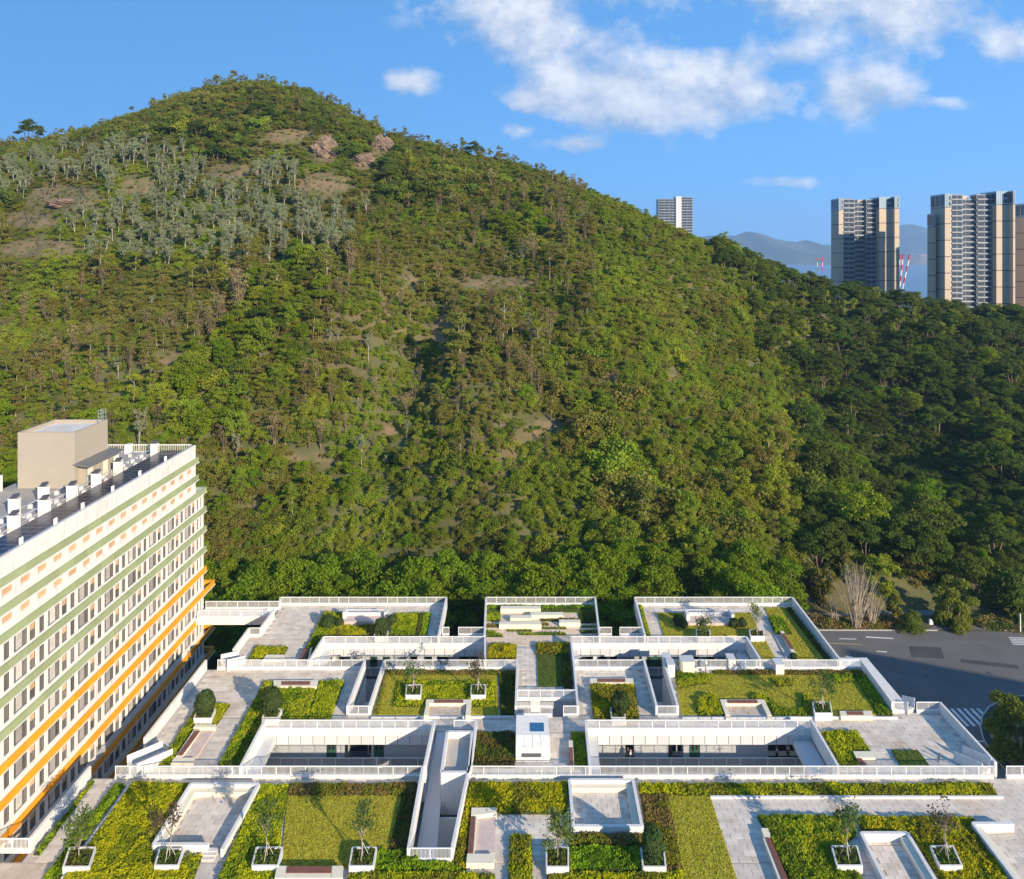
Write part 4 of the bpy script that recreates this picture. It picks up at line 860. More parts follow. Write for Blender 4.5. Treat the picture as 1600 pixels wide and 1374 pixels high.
# furniture --------------------------------------------------------
def quad_px(px, z): return ccw([W(a, b, z) for a, b in px])
def bench(label, base, wood, h=.5, blocks=None, floor=None):
    """stone blocks, slatted wooden seat between them"""
    pb = quad_px(base, h); BEDS.append(pb); cx = sum(p[0] for p in pb) / len(pb); cy = sum(p[1] for p in pb) / len(pb)
    t = thing('bench', (cx, cy, 0), label, 'bench', 'benches on the roof terraces')
    for b in (blocks or [base]): MB().prism(quad_px(b, h), -.01, h).build('seat_block', CREAM, t)
    if wood:
        q = [Vector(W(a, b, h + .05)) for a, b in wood]   # corners a-b along one long edge, d-c along the other
        n = 5
        if (q[1] - q[0]).length < (q[3] - q[0]).length: q = [q[0], q[3], q[2], q[1]]
        for i in range(n):
            s0, s1 = (i + .08) / n, (i + .92) / n; A_, B_, C_, D_ = q[0].lerp(q[3], s0), q[1].lerp(q[2], s0), q[1].lerp(q[2], s1), q[0].lerp(q[3], s1)
            MB().prism([A_, B_, C_, D_], h - .02, h + .05).build('seat_slat', WOOD, t)
    if floor: MB().prism(quad_px(floor, .14), -.01, .14).build('seat_floor', PINK, t)
bench('cream bench with brown seat on the left terrace behind a big hedge', [(427,1063),(497,1063),(495,1073),(428,1073)], [(440,1064.5),(485,1064.5),(484,1070),(440,1070)])
bench('low bench with brown seat beside the dormitory parapet', [(306,1140),(316,1140),(287,1182),(276,1182)], [(304,1142),(313,1142),(285,1180),(277,1180)], .45, [[(305,1132),(338,1132),(336,1137),(302,1137)], [(272,1184),(304,1184),(302,1192),(267,1192)], [(303,1140),(313,1140),(284,1183),(274,1183)]], [(314,1139),(336,1139),(303,1190),(282,1190)])
bench('cream U-shaped bench with brown seat on the middle left lawn', [(667,1094),(736,1094),(735,1098),(667,1098)], [(679,1093.5),(724,1093.5),(724,1098),(679,1098)], .5, [[(666,1093),(737,1093),(736,1099),(665,1099)], [(666,1099.2),(671,1099.2),(668,1118),(662,1118)], [(729,1099.2),(736,1099.2),(735,1118),(727.5,1118)]], [(672,1100),(728,1100),(727,1120),(668,1120)])
bench('cream bench with brown seat behind the hedge right of the stairs', [(922,1060),(989,1060),(990,1067),(922,1067)], [(934,1060.5),(977,1060.5),(977,1065.5),(934,1065.5)])
bench('cream U-shaped bench with brown seat on the middle right lawn', [(1125,1094),(1195,1094),(1197,1099),(1127,1099)], [(1137,1093.5),(1183,1093.5),(1184,1098.5),(1138,1098.5)], .5, [[(1125,1093),(1195,1093),(1197,1099),(1127,1099)], [(1127,1099.2),(1133,1099.2),(1141,1118),(1134,1118)], [(1190,1099.2),(1197,1099.2),(1206,1118),(1199,1118)]], [(1134,1100),(1190,1100),(1199,1120),(1141,1120)])
bench('cream bench with brown seat at the front edge of the right lawn', [(1312,1111),(1362,1111),(1364,1119),(1314,1119)], [(1323,1111.5),(1348,1111.5),(1350,1117),(1325,1117)])
bench('long bench with brown seat along the lime hedge, back right terrace', [(1219,986),(1224,986),(1245,1023),(1239,1023)], [(1220,990),(1226,990),(1241,1014),(1235,1014)], .5, None, [(1208,989),(1218,989),(1238,1023),(1228,1028)])
bench('small bench with brown seat by the back left hedge', [(473,1013),(487,1013),(484,1030),(466,1030)], [(474,1014),(483,1014),(476,1030),(467,1030)], .45, [[(484.5,1012),(487.5,1012),(484,1030),(481,1030)]])
bench('grey slab bench inside the small back left hedge', [(416,1023),(444,1023),(441,1030),(411,1030)], None, .4)
bench('bench with brown seat along the walkway beside the right court', [(888.5,1157),(895,1157),(896,1196),(889,1196)], [(889,1168),(895,1168),(896,1196),(889.2,1196)], .5, [[(888.5,1157),(895.5,1157),(896,1167),(889,1167)], [(894.8,1167.2),(896,1167.2),(897,1196),(895.5,1196)]])
bench('cream corner bench with a small brown seat on the right deck', [(1333,1174),(1362,1174),(1368,1188),(1338,1188)], [(1339,1185),(1347,1185),(1352,1195.5),(1344,1195.5)], .5, [[(1333,1174),(1362,1174),(1368,1184),(1338,1184)]], [(1350,1186),(1368,1186),(1374,1196),(1355,1196)])
bench('white block bench with brown top at the bottom edge, front left', [(433,1353),(536,1353),(536,1374),(430,1374)], [(449,1353.5),(519,1353.5),(518,1364),(447,1364)], .75, [[(433,1353),(449,1353),(447,1372),(429,1372)], [(519,1353),(536,1353),(536,1372),(517,1372)], [(448.5,1364.5),(518.5,1364.5),(517.5,1372),(446.5,1372)]])
bench('cream U-shaped bench with brown seat facing the path, front centre', [(737,1262),(776,1262),(775,1340),(730,1350)], [(735.5,1276),(743,1276),(739,1333),(730.5,1333)], .5, [[(737,1262),(776,1262),(776,1270),(736,1275)], [(743.3,1276),(745.5,1276),(741.5,1333),(739.3,1333)], [(730,1334),(773,1334),(772,1349),(728.5,1349)]], [(746,1272),(775,1272),(773,1333),(742,1333)])
bench('long bench with brown seat along the stone path, front right', [(1189,1294),(1200,1294),(1243,1390),(1224,1390)], [(1196,1309),(1204,1309),(1236,1385),(1226,1385)], .5, [[(1189,1294),(1200,1294),(1205,1308),(1194,1308)], [(1192,1309),(1195.5,1309),(1225.5,1385),(1221,1385)]])
for k, (x0, x1, yt, yb) in enumerate([(782,845,951,958), (829,880,960,968), (797,831,966,973), (780,846,975,983), (874,907,972,980)]):
    a = W(x0, yb, 0); b = W(x1, yb, 0); hh = .62
    b_ = MB(); b_.box(a[0], b[0], a[1], a[1] + .9, -.01, hh); b_.build('bench_block', CREAM, org=(a[0], a[1], 0), cat='bench', group='white bench blocks of the stepped centre terrace',
        label=['long white bench block at the back of the stepped centre terrace', 'white bench block second from the back, stepped centre terrace', 'short white bench block in the middle left of the stepped terrace', 'long white bench block in front on the stepped centre terrace', 'short white bench block at the right of the stepped terrace'][k])

# leafy things -----------------------------------------------------
L_SHR = leafmat('round_shrub_leaf', (.060, .090, .028), .2, .015, .15, .2, scale=1.5); L_YT = leafmat('young_tree_leaf', (.11, .155, .04), .25, .02, .2, .3, scale=1.0); L_YB = leafmat('bronze_leaf', (.11, .085, .05), .25, .02, .2, .3, scale=1.0); L_GC = leafmat('planter_cover_leaf', (.10, .145, .022), .3, .03, .1, .3, scale=1.5)
def planter(label, x0, x1, yt, yb, skew=0, h=.85):
    """square white planter; rim surveyed at its top"""
    q = [W(x0 + skew, yt, h), W(x1 + skew, yt, h), W(x1, yb, h), W(x0, yb, h)]; cx = sum(p[0] for p in q) / 4; cy = sum(p[1] for p in q) / 4; BEDS.append(ccw(q))
    t = thing('planter', (cx, cy, 0), label, 'planter', 'white tree planters on the roof terraces'); w = MB()
    for i in range(4): w.wall(q[i], q[(i + 1) % 4], .14, -.02, h + .003 * i)
    w.build('planter_wall', WHITE, t); MB().prism(q, 0, h - .14).build('soil', SOIL, t)
    rg = np.random.default_rng(int(x0)); n = 170; u, v_ = rg.random(n)[:, None], rg.random(n)[:, None]; Q = np.array(q)
    pt = (Q[0] * (1 - u) + Q[1] * u) * (1 - v_) + (Q[3] * (1 - u) + Q[2] * u) * v_; pt = (pt - (cx, cy)) * .85
    c = np.concatenate([pt, h - .12 + .22 * rg.random((n, 1))], 1); v, f = leaf_quads(rg, c, rg.normal(size=(n, 3)) * .7 + (0, 0, .7), .07 + .07 * rg.random(n), 1.5)
    link('ground_cover', mesh_np('ground_cover', v, f, L_GC), t, (cx, cy, 0)); return cx, cy, h
def young_tree(label, cx, cy, z0, px, ptop, pw, n, leaf, seed, stakes=True, low=.38):
    """planted tree: trunk with forks, sparse leaves; ptop: top row in the survey, pw: crown width"""
    rg = np.random.default_rng(seed); rr = random.Random(seed); H = Z(cy, ptop) - z0; wd = pw * cy / F / 2
    t = thing('young_tree', (cx, cy, z0), label, 'tree', 'young trees in roof planters'); tb = MB(); tips = []
    base = Vector((cx, cy, z0)); fork = base + Vector((rr.uniform(-.15, .15), rr.uniform(-.1, .1), H * low)); tb.tube(base - Vector((0, 0, .3)), fork, .055, .04)
    for i in range(11):
        a = rr.random() * 6.283; e = rr.uniform(.25, .95); tip = base + Vector((math.cos(a) * wd * e, math.sin(a) * wd * e, H * rr.uniform(low + .12, .97))); mid = fork.lerp(tip, .5) + Vector((0, 0, .25)); tb.tube(fork, mid, .026, .018, 5); tb.tube(mid, tip, .018, .008, 4); tips += [tip, mid.lerp(tip, .6), tip + Vector((rr.uniform(-.3, .3), rr.uniform(-.3, .3), rr.uniform(-.3, .2)))]
    tb.build('trunk', BARKG, t, smooth=True)
    tp = np.array(tips); c = tp[rg.integers(len(tp), size=n)] + rg.normal(size=(n, 3)) * (.26, .26, .24) - (cx, cy, z0)
    v, f = leaf_quads(rg, c, rg.normal(size=(n, 3)) + (0, -.2, .4), .055 + .06 * rg.random(n), 1.5); link('crown', mesh_np('crown', v, f, leaf), t, (cx, cy, z0))
    if stakes:
        for i in range(3): a = i * 2.09 + .4; MB().tube((cx + math.cos(a) * .55, cy + math.sin(a) * .55, z0), (cx, cy, z0 + 1.35), .025, .025, 5).build('stake', BARKP, t)
def round_shrub(label, px, py, rpx, rz=1.0, z0=0.0, n=2600, cy=None):
    """clipped round shrub; px, py: its centre in the survey"""
    y = cy or W(px, py + rpx * rz * .85, z0)[1]; cx = X(y, px); r = rpx * y / F; zc = Z(y, py); h = max(r * .9, (zc - z0))
    rg = np.random.default_rng(int(px * 7 + py)); d = rg.normal(size=(n, 3)); d /= np.linalg.norm(d, axis=1, keepdims=True); lum = 1 + .30 * (fbm(d[:, 0] * 2 + px, d[:, 1] * 2 + d[:, 2] * 2, .9, 3) - .5) * 2
    c = d * (r * lum * (1 - .2 * rg.random(n) ** 2))[:, None]; c[:, 2] *= rz; c[:, 2] += h; c[:, 2] = np.maximum(c[:, 2], .04)
    t = thing('round_shrub', (cx, y, z0), label, 'shrub', 'clipped round shrubs on the roof')
    v, f = leaf_quads(rg, c, d + rg.normal(size=(n, 3)) * .5, (.05 + .05 * rg.random(n)) * (1.1 if r > .8 else .9), 1.3); link('crown', mesh_np('crown', v, f, L_SHR), t, (cx, y, z0))
    MB().tube((cx, y, z0), (cx, y, z0 + h), .07, .05).build('trunk', BARK, t)
A = planter('white planter with bushy plants left of the big yellow hedge', 99, 139, 1324, 1354, 10); young_tree('bushy light green young tree by the left path, front terrace', *A[:2], .7, 122, 1270, 52, 900, L_GC, 1, False, .2)
A = planter('white planter with a thin tree before the left sunken terrace', 242, 278, 1326, 1352, 8); young_tree('tall thin young tree in front of the left sunken terrace', *A[:2], .7, 265, 1254, 52, 420, L_YB, 2)
A = planter('white planter in the yellow hedge left of the sunlit lawn', 394, 434, 1324, 1352, 7); young_tree('sparse young tree left of the sunlit lawn, front terrace', *A[:2], .7, 416, 1256, 46, 380, L_YT, 3)
A = planter('white planter at the lower right of the sunlit lawn', 546, 583, 1324, 1353, 5); young_tree('young tree casting a long shadow over the sunlit lawn', *A[:2], .7, 566, 1256, 44, 560, L_YT, 4)
A = planter('white planter between stone path and bright green hedge, front centre', 854, 888, 1324, 1354, 0); young_tree('full young tree beside the second sunken terrace', *A[:2], .7, 866, 1266, 48, 1100, L_YT, 5, False, .2)
A = planter('white planter holding the round shrub, front centre', 1005, 1040, 1325, 1354, -3); round_shrub('tall round shrub in a white planter, front centre', 1020, 1316, 19, 1.3, .7, 3600, A[1])
A = planter('white planter in the mixed hedge, front right', 1308, 1347, 1322, 1352, -8); young_tree('leafy young tree left of the right sunken terrace', *A[:2], .7, 1322, 1254, 42, 620, L_YT, 7)
A = planter('white planter in the olive hedge, rightmost in front', 1468, 1503, 1322, 1352, -14); young_tree('thin young tree with dark twigs, rightmost in front', *A[:2], .7, 1478, 1244, 46, 330, L_YB, 8)
A = planter('white planter with a small tree, left one on the middle left lawn', 634, 657, 1070, 1086, 1.5); young_tree('small tree left of two on the middle left lawn', *A[:2], .7, 645, 1026, 34, 420, L_YT, 9)
A = planter('white planter with a bronze tree, right one on the middle left lawn', 736, 758, 1070, 1086, .5); young_tree('bronze-leaved small tree right of two on the middle left lawn', *A[:2], .7, 747, 1026, 28, 420, L_YB, 10)
A = planter('white planter at the front of the broad right lawn', 1273, 1300, 1097, 1114, -3); young_tree('young tree at the front of the broad right lawn', *A[:2], .7, 1286, 1052, 40, 620, L_YT, 11)
A = planter('white planter by the path of the back right terrace', 1173, 1194, 984, 994, -2); young_tree('young tree by the path of the back right terrace', *A[:2], .7, 1184, 944, 26, 420, L_YT, 12)
A = planter('white planter with a small round tree before the white seat', 1089, 1110, 984, 995, -1); young_tree('small round tree before the white seat, back right terrace', *A[:2], .7, 1098, 961, 24, 700, L_YT, 13, False, .2)
A = planter('small white planter of the round shrub by the dormitory parapet', 303, 330, 1108, 1122, 6); round_shrub('round shrub beside the dormitory parapet', 320, 1098, 14.5, 1.2, .7, 3000, A[1])
A = planter('white planter of the round shrub in the big left hedge', 410, 434, 1108, 1121, 6); round_shrub('round shrub in the big hedge of the left terrace', 424, 1093, 16.5, 1.15, .7, 3000, A[1])
A = planter('white planter in the hedge square right of the stairs', 956, 977, 1106, 1121, -2); round_shrub('round shrub in the hedge square right of the stairs', 970, 1098, 15, 1.1, .7, 3000, A[1])
A = planter('white planter below the railed seat of the back left terrace', 585, 605, 983, 994, 1); round_shrub('biggest round shrub right of the railed seat, back left terrace', 595, 978, 12, 1.0, .3, 2200, A[1])
for lab, px, py, r in [('round shrub at the left of the railed seat, larger one', 513, 972, 11), ('small round shrub touching the left post of the railed seat', 530, 973, 7), ('narrow round shrub at the right post of the railed seat', 613, 969, 8), ('dark round shrub left of the white seat, back right terrace', 1061, 970, 9), ('small dark shrub touching the white seat on its left', 1069, 976, 6),
                        ('dark round shrub right of the white seat, back right terrace', 1147, 974, 8), ('low dark shrub farther right of the white seat', 1160, 974, 7), ('low dark shrub at the front end of the brown bench, back right', 1240, 1026, 5)]: round_shrub(lab, px, py, r, n=1300)

# railed seats, sunken terraces, plant house and rooftop equipment -----------------
def seat_niche(label, x0, x1, yt, yb):
    a = W(x0, yb, 0); b = W(x1, yb, 0); y0 = a[1]; y1 = W(x0, yt + 12, 0)[1]; xl, xr = X(y1, x0 + 1), X(y1, x1 - 1); t = thing('railed_seat', ((xl + xr) / 2, y0, 0), label, 'seat', 'railed white seats'); BEDS.append(ccw([(xl, y0), (xr, y0), (xr, y1), (xl, y1)]))
    MB().box(xl, xr, y0, y1, -.02, .45).build('seat_floor', PINK, t); MB().box(xl, xl + .45, y0 + .8, y1, .45, 1.35).build('end_post', WHITE, t); MB().box(xr - .45, xr, y0 + .8, y1, .45, 1.35).build('end_post', WHITE, t); MB().box(xl + .45, xr - .45, y1 - .25, y1, .45, .95).build('back_wall', FASCIA, t); MB().box(xl + .45, xr - .45, y1 - .15, y1 - .1, 1.22, 1.3).build('back_rail', WHITEP, t)
seat_niche('white railed seat between round shrubs, back left terrace', 537, 608, 954, 976); seat_niche('white railed seat on the lawn, back right terrace', 1068, 1144, 954, 979)
def sunken(label, outer, wallh, gaps=(), ledge=True, floorm=None):
    """terrace walled on its sides; outer: wall-top corners; gaps: sides left open"""
    q = [W(a, b, wallh) for a, b in outer]; cx = sum(p[0] for p in q) / len(q); cy = sum(p[1] for p in q) / len(q); t = thing('sunken_terrace', (cx, cy, 0), label, 'terrace', 'walled seating terraces'); BEDS.append(ccw(q))
    for i in range(len(q)):
        if i in gaps: continue
        MB().wall(q[i], q[(i + 1) % len(q)], .3, -.01, wallh + .003 * i).build('terrace_wall', WHITE, t)
    if ledge:
        for i in ledge:
            c = Vector((cx, cy)); p_, q_ = Vector(q[i]), Vector(q[(i + 1) % len(q)]); d = (q_ - p_).normalized(); n = Vector((-d.y, d.x)); n = n if n.dot(c - p_) > 0 else -n
            MB().wall(p_ + n * .45 + d * .2, q_ + n * .45 - d * .2, .55, 0, .48 + .004 * i).build('seat_ledge', CREAM, t)
    xs = [p[0] for p in q]; ys = [p[1] for p in q]; tiles(q, t, 1.0, .62, .01)
    return t
def tiles(poly, parent, w, d, z, m=None, skip=(), lim=300, name='paver'):
    """stone pavers, one object each, in running bond inside poly"""
    m = m or PAVER; xs = [p[0] for p in poly]; ys = [p[1] for p in poly]; g = .04
    me = MB().box(g / 2, w - g / 2, g / 2, d - g / 2, -.05, 0).mesh(name, m); org = Vector(ORG.get(parent.name, (0, 0, 0))); out = []; rest = MB()
    j = 0; y = min(ys)
    while y < max(ys):
        x = min(xs) - (w / 2 if j % 2 else 0)
        while x < max(xs):
            cxs = np.array([x, x + w, x + w, x, x + w / 2]); cys = np.array([y, y, y + d, y + d, y + d / 2])
            if inpoly(cxs, cys, poly).all() and not any(inpoly(cxs[:4], cys[:4], s).all() for s in skip): out.append((x, y))
            x += w
        y += d; j += 1
    out.sort(key=lambda p: p[1])
    for k, (x, y) in enumerate(out):
        if k < lim:
            o = bpy.data.objects.new(name, me); C.objects.link(o); o.parent = parent; o.location = Vector((x, y, z)) - org
        else: rest.box(x + g / 2, x + w - g / 2, y + g / 2, y + d - g / 2, z - .05, z)
    if rest.v: rest.build('far_pavers', m, parent, kind='stuff')
sunken('white-walled sunken terrace with pale pavers, front left', [(298,1224.5),(404,1224.5),(347,1327),(326,1318.5),(240,1318.5)], .8, (2,), [0, 4])
for i in range(3): MB().box(*(X(64.6, 322), X(64.6, 347)), 63.6 - i * .34, 63.94 - i * .34, -.02, .34 - i * .1).build('garden_step', STEPM, org=(X(64.6, 330), 63.6 - i * .34, 0), label=['top step of the sunken terrace exit, front left', 'middle step of the sunken terrace exit, front left', 'bottom step of the sunken terrace exit, front left'][i], cat='step', group='steps of the sunken terrace')
sunken('white-walled sunken terrace with stained floor, front centre', [(890,1218),(989,1218),(1003,1290),(896,1290)], .8, (), [0, 1])
sunken('white-walled sunken terrace between two tree planters, front right', [(1346,1301),(1418,1301),(1474,1395),(1392,1395)], .75, (2,), [1])
sunken('white-walled terrace at the far right edge, front', [(1520,1286),(1583,1286),(1680,1395),(1603,1395)], .75, (1, 2), [3])
def plant_house():
    y0 = W(0, 1197, 0)[1] + .6; y1 = W(0, 1150, 0)[1]; xl, xr = X(y0, 806), X(y0, 859); t = thing('plant_house', ((xl + xr) / 2, y0, 0), 'small white plant house with a blue roof window beside the walkway', 'roof shed'); BEDS.append([(xl, y0), (xr, y0), (xr, y1), (xl, y1)])
    ym = y0 + 1.2
    MB().add([(xl, y0, -.02), (xr, y0, -.02), (xr, y1, -.02), (xl, y1, -.02), (xl, y0, 1.5), (xr, y0, 1.5), (xr, ym, 2.0), (xl, ym, 2.0), (xr, y1, 2.3), (xl, y1, 2.3)], [(0,1,5,4),(4,5,6,7),(7,6,8,9),(1,2,8,6,5),(0,4,7,9,3),(2,3,9,8)]).build('shell', WHITE, t)
    MB().add([(xl + 1.5, ym + .5, 2.075), (xr - .55, ym + .5, 2.075), (xr - .55, ym + 1.7, 2.215), (xl + 1.5, ym + 1.7, 2.215), (xl + 1.5, ym + .5, 2.0), (xr - .55, ym + .5, 2.0), (xr - .55, ym + 1.7, 2.1), (xl + 1.5, ym + 1.7, 2.1)], [(0,1,2,3),(0,4,5,1),(1,5,6,2),(2,6,7,3),(3,7,4,0)]).build('roof_window', mat('blue_glass', (.03, .12, .25), .15, .1), t)
    MB().box(xl + .6, xr - .9, y0 - .03, y0 - .002, .5, .9).build('louvre', FRAME, t)
    for i in range(3): x = xl + (i + 1) * (xr - xl) / 4; MB().wall((x, y0 - .01), (x, ym), .03, 1.4, 1.5, za=1.53, zb=2.03).build('roof_seam', FASCIA, t)
plant_house()
for k, (px, pb, pt, w, m_) in enumerate([(1049, 1060, 1032, 11, 0), (1043, 1045, 1024, 11, 0), (1144, 1048, 1025, 11, 0), (1219, 1056, 1033, 13, 0)]):
    x, y = W(px, pb); wd = w * y / F / 2; hh = (pb - pt) * y / F * .72; t = thing('vent_pillar', (x, y, 0), ['white vent pillar at the slot corner, nearer one', 'white vent pillar at the slot corner, farther one', 'white vent pillar in the middle of the right lawn railing', 'white vent pillar right along the right lawn railing'][k], 'vent', 'white vent pillars on the middle right terrace')
    MB().box(x - wd, x + wd, y, y + 1.3, 0, hh).build('shaft', WHITE, t); MB().box(x - wd - .06, x + wd + .06, y - .06, y + 1.36, hh, hh + .1).build('cap', FASCIA, t)
x, y = W(1075, 1056); t = thing('equipment_box', (x, y, 0), 'cream air handling box on the middle right lawn by the slot', 'air handler')
MB().prism([(x - .85, y + .2), (x - .6, y), (x + .7, y), (x + .85, y + .2), (x + .85, y + 1.4), (x - .85, y + 1.4)], .15, 1.7).build('casing', CREAM, t); MB().box(x - .9, x + .9, y - .05, y + 1.45, 1.7, 1.78).build('lid', FASCIA, t); MB().box(x - 1, x + 1, y - .1, y + 1.5, 0, .15).build('plinth', SLAB, t)
for i in range(4): MB().box(x - .5, x + .6, y - .03, y - .003, .45 + i * .3, .5 + i * .3).build('louvre', FASCIA, t)
x, y = W(1103, 1052); t = thing('pump', (x, y, 0), 'grey pipework and pump right of the cream box', 'pump'); MB().tube((x - 1.2, y, .7), (x, y, .7), .12, .12, 8).tube((x, y, 0), (x, y, 1.3), .16, .14, 8).build('pipe', ALU, t); MB().tube((x, y, 1.3), (x, y, 1.55), .22, .1, 8).build('valve', FASCIA, t)
# white kerb lines edging paths
for k, (a, b, lab) in enumerate([((1110,1245),(1567,1245), 'long low white kerb below the long hedge, front right'), ((206,1222),(92,1380), 'low white kerb between two hedges, front left'), ((580,1120),(804,1120), 'pale kerb edging the middle left lawn'), ((1066,1121),(1402,1121), 'pale kerb edging the broad right lawn')]):
    p, q = W(*a, .15), W(*b, .15); MB().wall(p, q, .2, -.02, .2).build('kerb', WHITE, org=(p[0], p[1], 0), label=lab, cat='kerb', group='garden kerbs')
# paving ------------------------------------------------------------
LABP = {'A1': 0, 'A2': 0}
for k in BW:
    if k in ('L1', 'L2'): continue
    root = bpy.data.objects.new('terrace_paving', None); C.objects.link(root); c = BW[k]; root.location = (sum(p[0] for p in c) / len(c), sum(p[1] for p in c) / len(c), 0); ORG[root.name] = tuple(root.location); root['kind'] = 'structure'
    tiles(c, root, 1.2, .62, 0.0, DECK if k == 'A2' else PAVER, [b for b in BEDS], 260)

# ------------------------------------------------------------------ dormitory
XF = -48.3; DY0, DY1 = 44.0, 107.8
DOR = thing('dormitory', (XF, 76, GZ), 'long white dormitory block with green and orange bands and rooftop solar panels', 'building')
ZB = [23.4, 20.8, 18.2, 15.3, 12.35, 9.3, 6.2, 2.9, -.4, -3.9, -7.4, -10.9]
MB().box(XF - 16, XF - .36, DY0, 105.0, GZ, 24.1).box(XF - 16, XF - .36, 105, DY1 - .3, GZ, 17.6).build('inner_body', DARK, DOR)
MB().box(XF - 16.3, XF - .3, DY0, 105.0, 24.1, 24.25).build('roof', ROOFG, DOR); MB().box(XF - 16, XF - .3, 105.3, DY1, 17.7, 17.85).build('lower_roof', SLAB, DOR)
MB().box(XF - .3, XF, DY0, 105.2, 23.4, 25.3).build('parapet_wall', WHITE, DOR)
MB().box(XF - 16.3, XF - .3, 105, 105.25, 17.85, 24.3).build('end_wall', WHITE, DOR); MB().box(XF - 16.3, XF - .3, DY1 - .3, DY1, GZ, 17.9).build('end_wall', WHITE, DOR)
pan_g = MB().box(0, .22, .012, 2.44 - .012, -.72, 0).mesh('band_panel', GREENB); pan_o = MB().box(0, .22, .012, 2.44 - .012, -.72, 0).mesh('band_panel', ORANGE)
WM = {}
def wmesh(key, w, h, kind):
    if key in WM: return WM[key]
    fr = MB(); t = .06 if kind != 'strip' else .035
    fr.box(-.20, -.12, -w / 2, -w / 2 + t, -h, 0).box(-.20, -.12, w / 2 - t, w / 2, -h, 0).box(-.20, -.12, -w / 2 + t, w / 2 - t, -t, 0).box(-.20, -.12, -w / 2 + t, w / 2 - t, -h, -h + t)
    if kind == 'large': fr.box(-.19, -.13, -w / 2 + .38, -w / 2 + .43, -h + t, -t).box(-.19, -.13, .35, .4, -h + t, -t)
    pn = MB(); 
    if kind == 'large': pn.box(-.18, -.16, -w / 2 + .43, .35, -h + t, -t, 0); pn.box(-.18, -.16, -w / 2 + t, -w / 2 + .38, -h + t, -t, 1).box(-.18, -.16, .4, w / 2 - t, -h + t, -t, 1)
    elif kind == 'strip': pn.box(-.18, -.16, -w / 2 + t, w / 2 - t, -h + t, -t, 2)
    elif kind == 'ac': pn.box(-.19, -.16, -w / 2 + t, w / 2 - t, -h * .45, -t, 2); pn.box(-.18, -.16, -w / 2 + t, w / 2 - t, -h + t, -h * .45, 1)
    else: pn.box(-.18, -.16, -w / 2 + t, w / 2 - t, -h + t, -t, 1)
    WM[key] = (fr.mesh('window', FRAME if kind != 'strip' else WHITE), pn.mesh('pane', [CURT, BROWNG, TAN])); return WM[key]
for i, zt in enumerate(ZB):
    zn = ZB[i + 1] if i + 1 < len(ZB) else GZ; upper = i < 2; y1 = 105.2 if upper else (110.6 if i in (7, 9, 10) else DY1)
    wins = []; ye = 105.0 if upper else 107.6
    if upper:
        wt = zt - 1.15; h = .72
        for k in range(17): wins.append((67.0 - 2.43 + k * 2.43, 1.6, h, 'strip', 's'))
    else:
        wt = zt - 1.08; h = 1.62
        for k in range(9):
            yc = 63.85 + k * 4.88; wins += [(yc - 1.85, .85, h, 'small', 'n'), (yc, 1.95, h, 'large', 'l'), (yc + 1.68, .95, h, 'ac', 'a')]
        wins += [(105.9, .6, h, 'small', 'n2'), (107.0, .5, h, 'small', 'n3')]
    wins = [w for w in wins if w[0] + w[1] / 2 < ye]
    wl = MB(); wl.box(XF - .3, XF, DY0, y1 if y1 < 109 else DY1, wt, zt - (0 if i else .0)); wl.box(XF - .3, XF, DY0, y1 if y1 < 109 else DY1, zn, wt - h)
    yp = DY0
    for (yc, w, hh, kd, key) in wins: wl.box(XF - .3, XF, yp, yc - w / 2, wt - h, wt); yp = yc + w / 2
    wl.box(XF - .3, XF, yp, y1 if y1 < 109 else DY1, wt - h, wt); wl.build('storey_wall', WHITE, DOR)
    for (yc, w, hh, kd, key) in wins:
        a, b = wmesh(key, w, hh, kd); o = link('window', a, DOR); o.location = Vector((XF, yc, wt)) - DOR.location; p = link('pane', b, o)
    me = pan_g if i < 6 else pan_o; y = y1 + .5 - 2.44
    while y > 58:
        o = link('band_panel', me, DOR); o.location = Vector((XF + .02, y, zt)) - DOR.location; y -= 2.44
    MB().box(XF + .02, XF + .30, DY0, y1 + .62, zt - .82, zt - .73).build('band_ledge', WHITE, DOR)
    MB().box(XF - 6, XF + .0, y1 + .02, y1 + .5, zt - .72, zt).build('band_return', GREENB if i < 6 else ORANGE, DOR)
    if y1 > 109: MB().box(XF - 6, XF + .02, DY1, y1 + .02, zt - 1.05, zt - .86).build('end_balcony', WHITE, DOR)
# roof edge railing at the far end, columns, and the safety line
m = MB(); m.box(XF - 16, XF - .4, 104.7, 104.78, 25.4, 25.5).box(XF - 16, XF - .4, 104.7, 104.78, 24.4, 24.46)
for i in range(60): m.box(XF - 16 + i * .26, XF - 15.96 + i * .26, 104.72, 104.75, 24.46, 25.4)
m.build('roof_railing', WHITEP, DOR)
for x in (XF - 6.3, XF - 10): MB().box(x, x + .9, 104.3, 105, 24.25, 25.6).build('roof_pillar', WHITE, DOR)
m = MB().box(XF - .7, XF - .66, 50, 104.5, 25.15, 25.18); m.build('safety_line', ALU, DOR)
for y in (63.5, 69.5, 74.6, 79.2, 85, 91, 97.5): MB().box(XF - .75, XF - .6, y, y + .1, 24.25, 25.75).box(XF - .75, XF - .6, y + .3, y + .4, 24.25, 25.75).build('line_post', WHITEP, DOR)
